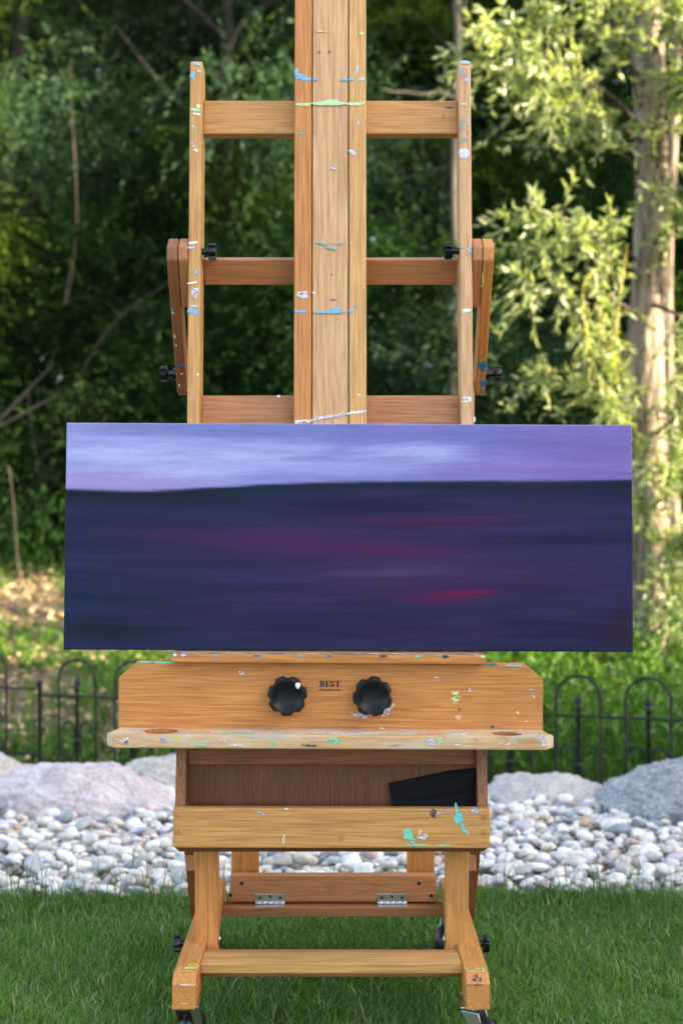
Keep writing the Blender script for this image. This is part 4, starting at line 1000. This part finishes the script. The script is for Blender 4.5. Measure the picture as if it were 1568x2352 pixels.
# tray with two round wells
Wt, tf, tk = .3855, 2.440, .0228
ztop = .945 - (1690 - 1153) * tf / F
holes = []
for hx in (-.294, .306):
    holes.append([(hx + .0285 * math.cos(a), -.002 + .0285 * math.sin(a)) for a in np.linspace(0, 2 * math.pi, 41)[:-1]])
dp = 2.519 - tf
pts_ = [(-Wt + .016, -dp / 2), (Wt - .016, -dp / 2), (Wt, -dp / 2 + .020), (Wt - .005, -dp / 2 + .034), (Wt - .0125, dp / 2), (-Wt + .0125, dp / 2), (-Wt + .005, -dp / 2 + .034), (-Wt, -dp / 2 + .020)]
bm = prism_bm([(x, y) for x, y in pts_], tk, 0, holes)
bm.transform(Matrix(((1, 0, 0, 0), (0, 0, 1, 0), (0, -1, 0, 0), (0, 0, 0, 1)))); bmesh.ops.recalc_face_normals(bm, faces=bm.faces[:])
bmesh.ops.bevel(bm, geom=[e for e in bm.edges if len(e.link_faces) == 2 and e.calc_face_angle(0) > R(60) and not any(abs(Vector((v_.co.x - hx, v_.co.y + .002)).length - .0285) < .001 for v_ in e.verts for hx in (-.294, .306))], offset=.0018, segments=2, affect='EDGES')
tray = link('tray', me_from(bm, 'tray'), wood('blond', 'x', .9, True), E, (at(758, 0, tf).x, tf + dp / 2, ztop - tk / 2), (0, rl, 0))
for hx in (-.294, .306):
    bmw = bmesh.new(); rg = []
    for r_, z_ in ((.0284, -.0003), (.0280, -.002), (.0280, -.0130), (.0001, -.0130)):
        rg.append([bmw.verts.new((r_ * math.cos(a), r_ * math.sin(a), z_)) for a in np.linspace(0, 2 * math.pi, 41)[:-1]])
    for a_, b_ in zip(rg, rg[1:]):
        for i in range(40): bmw.faces.new((a_[i], a_[(i + 1) % 40], b_[(i + 1) % 40], b_[i]))
    link('well', me_from(bmw, 'well'), wood('red', 'z', 1.2), tray, Vector((at(758, 0, tf).x + hx, tf + dp / 2 - .002, ztop - hx * rl)))
tx0 = at(758, 0, tf).x
for u, v, w_, h_, c_ in [(375, 1700, 14, 10, 'blue'), (405, 1697, 12, 8, 'yellow'), (512, 1700, 14, 8, 'lav'), (545, 1712, 34, 4, 'white'), (627, 1711, 16, 10, 'mint'), (710, 1712, 32, 4, 'ink'), (768, 1702, 24, 16, 'mint'), (700, 1704, 10, 6, 'yellow'), (290, 1706, 8, 10, 'ink'), (990, 1704, 20, 14, 'lav'), (1010, 1702, 14, 16, 'green'), (1058, 1712, 26, 4, 'white'), (1090, 1700, 16, 8, 'orange'), (1160, 1708, 40, 5, 'white'), (280, 1697, 30, 14, 'white'), (1245, 1706, 14, 12, 'white'), (905, 1712, 30, 3, 'teal'), (460, 1714, 26, 3, 'teal'), (330, 1713, 20, 3, 'lblue')]:
    p = at(u, v, tf); p.y = tf - .0003; p.z -= 0; dab(tray, p, w_ * tf / F, h_ * tf / F, c_, (0, rl, 0), random.uniform(-.2, .2), .46)
for k in range(22):
    x = random.uniform(-.37, .37); 
    dab(tray, Vector((tx0 + x, random.uniform(tf + .004, tf + .05), ztop + .0004 - x * rl)), random.uniform(.01, .05), random.uniform(.004, .014), random.choice(['white', 'lblue', 'cream', 'yellow', 'mint', 'white', 'lav', 'blue', 'orange']), (R(-90), rl, 0), 0, .46)

# ------------------------------------------------------------------ storage bin under the tray
zf0, zf1 = .410, .3405
fb = board('bin_front', (.553, .022, zf0 - zf1), (CX, 2.494, (zf0 + zf1) / 2), wood('honey', 'x', 1.1), E, (0, R(.12), 0), .0035)
# dark chamfered under-edge
pts_ = [(-.2745, 0), (.2745, 0), (.266, -.0095), (-.266, -.0095)]
bm = prism_bm(pts_, .018, .001)
for v_ in bm.verts:
    if v_.co.z < -.005: v_.co.y += .006
link('bin_base', me_from(bm, 'bin_base'), wood('brown', 'x', 1.0), E, (CX, 2.496, zf1 + .0008))
for x, v in [(409, 1872), (407, 1912), (1110, 1876), (1110, 1911), (783, 1924)]:
    p = at(x, v, 2.483); p.y = 2.4835; link('dowel', me_from(cyl_bm(.0056, .003, 20, .0005), 'dowel'), wood('red', 'x', 2.0), fb, p, (R(90), R(random.uniform(0, 90)), 0))
for u, v, w_, h_, c_, rl_, cv in [(598, 1869, 18, 8, 'lblue', .4, .46), (651, 1928, 3, 22, 'white', .1, .36), (936, 1916, 20, 24, 'mint', 0, .36), (948, 1934, 10, 14, 'mint', .4, .46), (960, 1941, 46, 4, 'mint', 0, .36), (1020, 1942, 36, 3, 'mint', 0, .36), (1052, 1880, 20, 22, 'turq', .3, .36), (1048, 1860, 6, 30, 'turq', -.1, .36), (1056, 1868, 12, 16, 'turq', 0, .46), (1062, 1900, 8, 22, 'turq', -.3, .36), (1071, 1912, 10, 6, 'turq', .8, .36), (995, 1868, 14, 16, 'ink', 0, .46), (1006, 1866, 18, 6, 'lblue', -.5, .46), (1028, 1865, 6, 7, 'blue', 0, .36), (970, 1920, 22, 20, 'white', .4, .46), (1090, 1863, 16, 8, 'lav', 0, .46), (1090, 1857, 10, 4, 'blue', 0, .36), (658, 1858, 8, 4, 'white', 0, .36), (852, 1942, 8, 4, 'mint', 0, .46)]:
    p = at(u, v, 2.483); p.y = 2.4827; dab(fb, p, w_ * .76e-3, h_ * .76e-3, c_, (0, R(.12), 0), rl_, cv)
for sg in (-1, 1):   # side panels, front edge sloping
    pts_ = [(2.503 - 2.535, .348 - .44), (2.562 - 2.535, .348 - .44), (2.562 - 2.535, .530 - .44), (2.526 - 2.535, .530 - .44), (2.505 - 2.535, .412 - .44)]
    bm = prism_bm(pts_, .018, .0015); bm.transform(Matrix(((0, 1, 0, 0), (1, 0, 0, 0), (0, 0, 1, 0), (0, 0, 0, 1)))); bmesh.ops.recalc_face_normals(bm, faces=bm.faces[:])
    link('bin_side', me_from(bm, 'bin_side'), wood('dark', 'z', 1.0), E, (CX + sg * .266, 2.535, .44))
board('bin_back', (.513, .006, .152), (CX, 2.5590, .425), wood('brown', 'z', .8), E, bev=.001)
board('bin_rail', (.513, .014, .026), (CX, 2.5480, .4885), wood('dark', 'x', 1.0), E, bev=.0015)
board('bin_floor', (.513, .05, .008), (CX, 2.531, .352), wood('brown', 'x', 1.0), E, bev=.001)

# ------------------------------------------------------------------ base
def P_rail(sg):
    pts_ = [(2.380, .095), (3.010, .095), (3.010, .145), (3.004, .151), (2.402, .151), (2.380, .138)]
    bm = prism_bm([(y - 2.7, z - .12) for y, z in pts_], .0395, .0022); bm.transform(Matrix(((0, 1, 0, 0), (1, 0, 0, 0), (0, 0, 1, 0), (0, 0, 0, 1)))); bmesh.ops.recalc_face_normals(bm, faces=bm.faces[:])
    return link('base_rail', me_from(bm, 'base_rail'), wood('orange', 'y', .9), E, (CX + sg * .246, 2.7, .12))
RLs, RRs = P_rail(-1), P_rail(1)
for rr_, sg in ((RLs, -1), (RRs, 1)):
    x = CX + sg * .246
    dab(rr_, Vector((x, 2.4045, .1516)), .030, .0035, 'yellow' if sg < 0 else 'lime', (R(-90), 0, 0), 0, .36)
    dab(rr_, Vector((x, 2.420, .1516)), .027, .003, 'cream' if sg < 0 else 'lime', (R(-90), 0, 0), 0, .46)
    dab(rr_, Vector((x - sg * .006, 2.3795, .137)), .024, .0022, 'white' if sg < 0 else 'brown', (0, 0, 0), 0, .46)
    if sg < 0: dab(rr_, Vector((x + .008, 2.43, .1514)), .020, .03, 'yellow', (R(-90), 0, 0), 0, .46); dab(rr_, Vector((x, 2.3795, .106)), .016, .001, 'white', (0, 0, 0), 0, .46)
    if sg > 0:
        dab(rr_, Vector((x - .004, 2.3895, .1455)), .006, .014, 'ink', (R(-59.5), 0, 0), .3, .46); dab(rr_, Vector((x + .012, 2.412, .1516)), .003, .02, 'lime', (R(-90), 0, 0), 0, .36)
        dab(rr_, Vector((x + .004, 2.3880, .1435)), .005, .008, 'ink', (R(-59.5), 0, 0), .3, .46)
for sg in (-1, 1):
    board('leg', (.0413, .040, .40), (CX + sg * .2259, 2.583, .315), wood('orange' if sg < 0 else 'honey', 'z', 1.0), E, bev=.0032)
    # sloping outer brace
    a, b_ = Vector((CX + sg * .2745, 2.742, .268)), Vector((CX + sg * .2745, 2.925, .095))
    # rear leg rising from the hinge plank
    board('rear_leg', (.058, .020, .80), (CX + sg * .1845 - .0005, 2.990, .54), wood('orange', 'z', .9), E, (R(2), 0, 0), .002)
    pts_ = [(2.690, .330), (2.735, .345), (2.90, .12), (2.86, .106)]
    bm = prism_bm([(y - 2.79, z - .22) for y, z in pts_], .018, .002); bm.transform(Matrix(((0, 1, 0, 0), (1, 0, 0, 0), (0, 0, 1, 0), (0, 0, 0, 1)))); bmesh.ops.recalc_face_normals(bm, faces=bm.faces[:])
    link('side_brace', me_from(bm, 'side_brace'), wood('dark', 'z', 1.0), E, (CX + sg * .2755, 2.79, .22))
ri = .2262 * 2
fbx = board('front_stretcher', (ri, .062, .0175), (CX, 2.490, .1383), wood('blond', 'x', 1.0), E, bev=.0018)
board('inner_stretcher', (ri - .0, .022, .042), (CX, 2.5345, .1235), wood('red', 'x', 1.0), E, bev=.0015)
board('rear_stretcher', (ri, .046, .0185), (CX, 2.936, .1050), wood('red', 'x', 1.0), E, bev=.0018)
hp = board('hinge_plank', (.4265, .028, .0545), (CX + .0005, 2.950, .1465), wood('red', 'x', 1.0), E, bev=.003)
for x, z in [(-.182, .158), (-.205, .1335), (.1835, .158), (.2085, .132)]:
    link('screw_hole', me_from(cyl_bm(.0042, .0016, 16), 'screw_hole'), DARKHOLE, hp, (CX + x - .006, 2.9355, z), (R(90), 0, 0))
    link('screw_rim', me_from(cyl_bm(.0056, .0008, 16), 'screw_rim'), wood('pale', 'z', 1.0), hp, (CX + x - .006, 2.9358, z), (R(90), 0, 0))
for u in (619.5, 900.5):
    x = at(u, 0, 2.92).x; hg = board('hinge', (.061, .0016, .0175), (x, 2.9343, .1275), STEEL, E, bev=.0004)
    board('hinge_leaf', (.061, .014, .0014), (x, 2.9245, .1152), STEEL, hg, bev=.0003)
    for i in range(5):
        bm = cyl_bm(.0030, .0115, 12, .0003); link('hinge_knuckle', me_from(bm, 'hinge_knuckle', True), STEEL, hg, (x - .0246 + i * .0123, 2.9308, .1185), (0, R(90), 0))
    for i in (-1, 0, 1):
        link('screw', me_from(cyl_bm(.0030, .0012, 12, .0003), 'screw'), DARKHOLE, hg, (x + i * .021, 2.9330, .1295 + (.002 if i == 0 else -.001)), (R(90), 0, 0))
# casters
RUB = plain('black_rubber', (.012, .012, .014), .35, 0, .3, 50, .5)
def caster(x, y, yaw):
    root = empty('caster', (0, 0, 0)); root.parent = E; root.location = Vector((x, y, 0)) - E.location; root.rotation_euler = (0, 0, yaw)
    def sub(nm, me, mt, loc, rot=(0, 0, 0)):
        o = bpy.data.objects.new(nm, me); COL.objects.link(o); o.parent = root; o.location = loc; o.rotation_euler = rot; me.materials.append(mt); return o
    sub('mount_plate', me_from(box_bm(.046, .056, .0025, .0008), 'mount_plate'), STEEL, (0, 0, .0935), (0, 0, -yaw))
    sub('swivel', me_from(cyl_bm(.017, .012, 24, .002), 'swivel', True), STEEL, (0, 0, .0865))
    for sg in (-1, 1):
        pts_ = [(-.015, .082), (.017, .082), (.026, .058), (.029, .036), (.022, .029), (.013, .036), (-.002, .060)]
        bm = prism_bm(pts_, .002, .0005); bm.transform(Matrix(((0, 1, 0, 0), (1, 0, 0, 0), (0, 0, 1, 0), (0, 0, 0, 1)))); bmesh.ops.recalc_face_normals(bm, faces=bm.faces[:])
        sub('fork', me_from(bm, 'fork'), STEEL, (sg * .0145, 0, 0))
    sub('wheel', me_from(cyl_bm(.036, .023, 40, .004), 'wheel', True), RUB, (0, .021, .036), (0, R(90), 0))
    sub('axle', me_from(cyl_bm(.004, .034, 12, .0005), 'axle', True), STEEL, (0, .021, .036), (0, R(90), 0))
caster(CX - .246, 2.425, R(-20)); caster(CX + .240, 2.420, R(-120)); caster(CX - .246, 2.965, R(160)); caster(CX + .246, 2.965, R(150))

# ================================================================== the painting
Wc, Hc, Tc = 1.016, .4055, .020
pw, ph = 620, 250
uu, vv_ = np.meshgrid(np.linspace(0, 1, pw), np.linspace(0, 1, ph))     # u right, v down
def fn(x, y, sx_, sy_, seed, oct_=4, hurst=.9):
    """streaky value noise"""
    out = np.zeros_like(x); amp = 1.0; tot = 0
    r_ = np.random.default_rng(seed); y = np.clip(y, 0, 1)
    for o_ in range(oct_):
        gx_, gy_ = int(sx_ * 2 ** o_) + 3, int(sy_ * 2 ** o_) + 3; G = r_.random((gy_, gx_))
        fx, fy = x * sx_ * 2 ** o_, y * sy_ * 2 ** o_; i = np.clip(fx.astype(int), 0, gx_ - 2); j = np.clip(fy.astype(int), 0, gy_ - 2); a = fx - i; b_ = fy - j
        a = a * a * (3 - 2 * a); b_ = b_ * b_ * (3 - 2 * b_)
        out += amp * ((G[j, i] * (1 - a) + G[j, i + 1] * a) * (1 - b_) + (G[j + 1, i] * (1 - a) + G[j + 1, i + 1] * a) * b_); tot += amp; amp *= hurst ** 1 * .6
    return out / tot
def lin(c): c = np.array(c) / 255.0; return np.where(c <= .04045, c / 12.92, ((c + .055) / 1.055) ** 2.4)
warp = (fn(uu, vv_, 4, 3, 1) - .5) * .05
vw = np.clip(vv_ + warp, 0, 1)
hz = np.interp(uu, [0, .12, .2, .35, .5, .62, .8, 1.0], [.292, .298, .292, .268, .255, .252, .248, .240]) + (fn(uu, vv_ * 0, 10, 1, 5) - .5) * .006
st1 = fn(uu, vw, 5, 34, 2); st2 = fn(uu, vw, 10, 90, 3); st3 = fn(uu, vw, 3, 9, 4)
q_ = vv_ / hz
topc = np.zeros(uu.shape + (3,))
left_, right_ = lin((150, 152, 212)), lin((124, 112, 186)); mid_ = lin((134, 136, 200))
g = np.clip(uu, 0, 1)[..., None]
topc = np.where(g < .5, left_ * (1 - g * 2) + mid_ * g * 2, mid_ * (2 - g * 2) + right_ * (g * 2 - 1))
blue_dark = lin((112, 122, 182))
def blob(cx, cy, rx, ry, ang=0.0, p=1.0, rag=.35):
    dx, dy = uu - cx, vv_ - cy - (uu - cx) * ang
    d = np.sqrt((dx / rx) ** 2 + (dy / ry) ** 2) + (fn(uu, vw, 8, 60, int(cx * 1000) + 17) - .5) * rag * 2
    return (np.clip(1 - d, 0, 1) ** p)[..., None]
def lay(c, m_, col_): return c * (1 - m_) + np.array(col_) * m_
sw = np.clip((fn(uu + vv_ * .3, vw, 3.5, 16, 31, 4) - .36) * 3.2, 0, 1)[..., None]; sw2 = np.clip((fn(uu, vw, 6, 40, 32, 3) - .45) * 4, 0, 1)[..., None]
topc = lay(topc, np.clip(blob(.30, .02, .34, .08, 0, .8) * 1.1, 0, .8), blue_dark)
topc = lay(topc, np.clip(blob(.68, .05, .28, .09, 0, .8) * 1.0, 0, .8), lin((118, 118, 186)))
topc = lay(topc, np.clip(blob(.17, .15, .26, .12, 0, .9) * 1.1, 0, .7) * (.45 + .55 * sw), lin((182, 194, 234)))
topc = lay(topc, np.clip(blob(.36, .12, .12, .06, -.12) * 1.3, 0, .75) * (.3 + .7 * sw2), lin((184, 192, 234)))
topc = lay(topc, np.clip(blob(.60, .14, .15, .07, -.14) * 1.3, 0, .75) * (.25 + .75 * sw2), lin((178, 184, 234)))
topc = lay(topc, np.clip(blob(.46, .19, .34, .05, -.03) * 1.1, 0, .7) * sw, lin((162, 162, 222)))
topc = lay(topc, np.clip(blob(.05, .26, .26, .07, 0, .8) * 1.2, 0, .8), lin((158, 144, 202)))
topc = lay(topc, np.clip(blob(.97, .14, .20, .18, 0, .8) * 1.1, 0, .8), lin((126, 108, 178)))
topc = lay(topc, np.clip(blob(.85, .20, .25, .04, 0, .8) * 1.0, 0, .6) * (.4 + .6 * sw), lin((146, 118, 184)))
topc = topc * (1 + (st1[..., None] - .5) * .30 + (st2[..., None] - .5) * .22)
navy, teal, purp = lin((38, 58, 88)), lin((26, 52, 70)), lin((56, 60, 110))
dk = navy * (1 - st3[..., None]) + purp * st3[..., None]
rel = (vv_ - hz)
dk = lay(dk, np.clip(np.exp(-((rel / .06) ** 2)) * .95, 0, 1)[..., None], teal)
dk = lay(dk, np.clip(blob(.20, .78, .26, .05, .02) * 1.6, 0, .9), lin((30, 54, 72)))
dk = lay(dk, np.clip(blob(.10, .90, .22, .07) * 1.6, 0, .9), lin((28, 52, 70)))
dk = lay(dk, np.clip(blob(.55, .36, .18, .06) * 1.4, 0, .8), lin((30, 36, 60)))
dk = lay(dk, np.clip(blob(.85, .90, .16, .05) * 1.6, 0, .8), lin((30, 34, 52)))
wide = np.clip(blob(.62, .66, .60, .42, -.05, .8, .25) * 1.1, 0, .75) * (.35 + .65 * np.clip((fn(uu, vw, 3, 12, 41, 4) - .38) * 4, 0, 1)[..., None])
dk = lay(dk, wide, lin((80, 58, 126)))
dk = lay(dk, np.clip(blob(.42, .55, .30, .12, .12, .9, .3) * 1.0, 0, .6) * (.35 + .65 * np.clip((fn(uu, vw, 4, 22, 42, 4) - .42) * 4, 0, 1)[..., None]), lin((96, 54, 108)))
dk = lay(dk, np.clip(blob(.30, .62, .30, .04) * .8, 0, .7), lin((44, 60, 92)))
dk = lay(dk, np.clip(blob(.62, .42, .30, .05, -.02) * 1.0, 0, .7), lin((66, 50, 98)))
for cx, cy, rx, ry, an, k_2, cc in [(.30, .51, .20, .045, .10, 1.5, (98, 52, 122)), (.46, .545, .17, .040, .12, 1.4, (104, 50, 122)), (.20, .47, .16, .025, .03, 1.2, (70, 56, 108)), (.60, .565, .10, .016, .04, 2.0, (118, 48, 112)),
                                    (.62, .435, .13, .018, .02, 2.0, (98, 44, 96)), (.70, .42, .09, .012, -.05, 1.6, (104, 52, 108)), (.63, .66, .30, .09, .0, 1.2, (88, 62, 122)), (.60, .655, .12, .05, -.25, 1.2, (104, 78, 140)),
                                    (.73, .73, .20, .06, .0, 1.2, (84, 52, 108)), (.665, .765, .085, .028, -.10, 2.4, (128, 44, 104)), (.71, .742, .045, .010, .0, 2.6, (164, 44, 96)), (.38, .74, .16, .03, -.02, 1.2, (62, 50, 100)),
                                    (.52, .90, .32, .07, 0, 1.1, (58, 46, 92)), (.98, .90, .05, .09, -.2, 1.4, (66, 38, 62)), (.80, .62, .14, .02, 0, 1.2, (84, 58, 110)), (.88, .50, .12, .04, 0, .9, (52, 44, 84)), (.55, .31, .06, .02, 0, 1.2, (74, 60, 112)), (.33, .93, .16, .02, 0, 1.0, (66, 60, 108)), (.10, .345, .10, .015, 0, 1.0, (50, 46, 84))]:
    dk = lay(dk, np.clip(blob(cx, cy, rx * 1.5, ry * 1.7, an, 2.0, .5) * min(k_2, 1.6) * .95, 0, .72), lin(cc))
dk = dk * .50 * (1 + (st1[..., None] - .5) * .60 + (st2[..., None] - .5) * .22)
soft = 1 / (1 + np.exp(-(vv_ - hz + (st2 - .5) * .012) / .0026)); colr = topc * (1 - soft[..., None]) + dk * soft[..., None]
colr = colr * (.94 + .12 * rng.random(colr.shape[:2])[..., None]) * (1 + (fn(uu, vw, 40, 200, 77, 2)[..., None] - .5) * .14) * .93
edge = np.minimum(np.minimum(uu, 1 - uu) * 2.5, np.minimum(vv_, 1 - vv_)); 
Xp = (uu - .5) * Wc; Zp = (.5 - vv_) * Hc
Yp = np.zeros_like(Xp)
# canvas wraps round the stretcher at the rim, sides take its colour, paler where pale, near black where dark
rows = lambda A: A
Vf = np.stack([Xp, Yp, Zp], -1).reshape(-1, 3); Cf = colr.reshape(-1, 3)
i_, j_ = np.meshgrid(np.arange(ph - 1), np.arange(pw - 1), indexing='ij'); q0 = (i_ * pw + j_).ravel()
Fq = [np.stack([q0, q0 + pw, q0 + pw + 1, q0 + 1], -1)]
loop = [(0, j) for j in range(pw)] + [(i, pw - 1) for i in range(1, ph)] + [(ph - 1, j) for j in range(pw - 2, -1, -1)] + [(i, 0) for i in range(ph - 2, 0, -1)]
li = np.array([a * pw + b_ for a, b_ in loop]); nl = len(li); base = len(Vf)
cen = Vf[li] * np.array([1 + .0012 / .5, 1, 1 + .0012 / .2]); r1 = cen + np.array([0, .0018, 0]); r2 = cen + np.array([0, Tc, 0])
side_c = np.where(Cf[li].mean(1, keepdims=True) > .15, Cf[li] * .9 + .12, Cf[li] * .25 + .004)
Vall = np.concatenate([Vf, r1, r2]); Call = np.concatenate([Cf, side_c, side_c]); k0 = np.arange(nl); k1_ = (k0 + 1) % nl
Fq.append(np.stack([li[k0], li[k1_], base + k1_, base + k0], -1)); Fq.append(np.stack([base + k0, base + k1_, base + nl + k1_, base + nl + k0], -1))
me = np_mesh('canvas', Vall, np.concatenate(Fq), False); set_cols(me, Call)
m, t, b = new_mat('painted_canvas')
a_ = t.nodes.new('ShaderNodeAttribute'); a_.attribute_name = 'tint'
v_ = objvec(t, rand=False)
weave = N(t, 'ShaderNodeTexWave'); weave.bands_direction = 'X'; weave.inputs['Scale'].default_value = 190; weave.inputs['Distortion'].default_value = .6; t.links.new(v_, weave.inputs[0])
weave2 = N(t, 'ShaderNodeTexWave'); weave2.bands_direction = 'Z'; weave2.inputs['Scale'].default_value = 190; weave2.inputs['Distortion'].default_value = .6; t.links.new(v_, weave2.inputs[0])
wv = math_(t, 'ADD', weave.outputs['Fac'], weave2.outputs['Fac'])
spk = noise_(t, objvec(t, (1, 1, 3), rand=False), 420, 2, .7)
c = mix(t, ramp(t, spk, [(.3, (.86,) * 3), (.7, (1.12,) * 3)]), (0, 0, 0), (1, 1, 1)); 
c = mix(t, 1.0, a_.outputs['Color'], c, 'MULTIPLY')
t.links.new(c, b.inputs['Base Color']); b.inputs['Roughness'].default_value = .55; b.inputs['Specular IOR Level'].default_value = .12
bump(t, b, wv, .0003, .5)
pitch = R(3.1)
cc_ = Vector((at(800.5, 0, 2.556).x, 2.545 + Hc / 2 * math.sin(pitch), .945 + (1153 - 1233) * 2.556 / F))
paint = empty('painting', cc_); paint.rotation_euler = (-pitch, R(.23), 0)
tag(paint, 'wide canvas painting of a lavender sky over dark purple water, resting on the easel ledge', 'painting')
cvs = bpy.data.objects.new('canvas', me); COL.objects.link(cvs); me.materials.append(m); cvs.parent = paint
for sx_, sz_, px_, pz_ in ((Wc - .004, .035, 0, Hc / 2 - .0195), (Wc - .004, .035, 0, -Hc / 2 + .0195), (.035, Hc - .08, -Wc / 2 + .0195, 0), (.035, Hc - .08, Wc / 2 - .0195, 0), (.035, Hc - .08, 0, 0)):
    o = bpy.data.objects.new('stretcher_bar', me_from(box_bm(sx_, .0165, sz_, .001), 'stretcher_bar')); COL.objects.link(o); o.parent = paint; o.location = (px_, .0105, pz_)
    o.data.materials.append(wood('pale', 'x' if sx_ > sz_ else 'z', 1.0))

# ------------------------------------------------------------------ black cloth pouch in the bin
def pouch():
    cor = [at(893, 1802, 2.535), at(1036, 1772, 2.535), at(1092, 1767, 2.535), at(1093, 1900, 2.535), at(908, 1900, 2.535)]
    bm = bmesh.new(); nxp, nzp = 46, 26; grid = {}
    for side in (0, 1):
        for i in range(nxp + 1):
            for j in range(nzp + 1):
                q = i / nxp; r_ = j / nzp
                top = cor[0].lerp(cor[1], q / .72) if q < .72 else cor[1].lerp(cor[2], (q - .72) / .28); bot = cor[4].lerp(cor[3], q)
                p = top.lerp(bot, r_); bulge = (1 - abs(2 * q - 1) ** 4) * (1 - abs(2 * r_ - 1) ** 4)
                fold = mnoise.noise(Vector((q * 3, r_ * 5, 7))) * .004 + .003 * math.sin(r_ * 9 + q * 3) - (.004 if r_ > .52 - .1 * q and q > .1 else 0)
                p = Vector((p.x, 2.540 + (fold - .006 * bulge - .004 if side == 0 else .006), p.z)); grid[side, i, j] = bm.verts.new(p - Vector((CX, 2.54, .42)))
    for side in (0, 1):
        for i in range(nxp):
            for j in range(nzp):
                bm.faces.new((grid[side, i, j], grid[side, i + 1, j], grid[side, i + 1, j + 1], grid[side, i, j + 1]))
    for i in range(nxp):
        bm.faces.new((grid[0, i, 0], grid[0, i + 1, 0], grid[1, i + 1, 0], grid[1, i, 0])); bm.faces.new((grid[0, i, nzp], grid[0, i + 1, nzp], grid[1, i + 1, nzp], grid[1, i, nzp]))
    for j in range(nzp):
        bm.faces.new((grid[0, 0, j], grid[0, 0, j + 1], grid[1, 0, j + 1], grid[1, 0, j])); bm.faces.new((grid[0, nxp, j], grid[0, nxp, j + 1], grid[1, nxp, j + 1], grid[1, nxp, j]))
    bmesh.ops.recalc_face_normals(bm, faces=bm.faces[:])
    o = link('cloth_pouch', me_from(bm, 'cloth_pouch', True), plain('black_fabric', (.009, .0095, .012), .9, 0, .5, 300, .15, .0004), None, (CX, 2.54, .42))
    tag(o, 'black folded cloth pouch lying in the right end of the storage bin', 'pouch')
pouch()
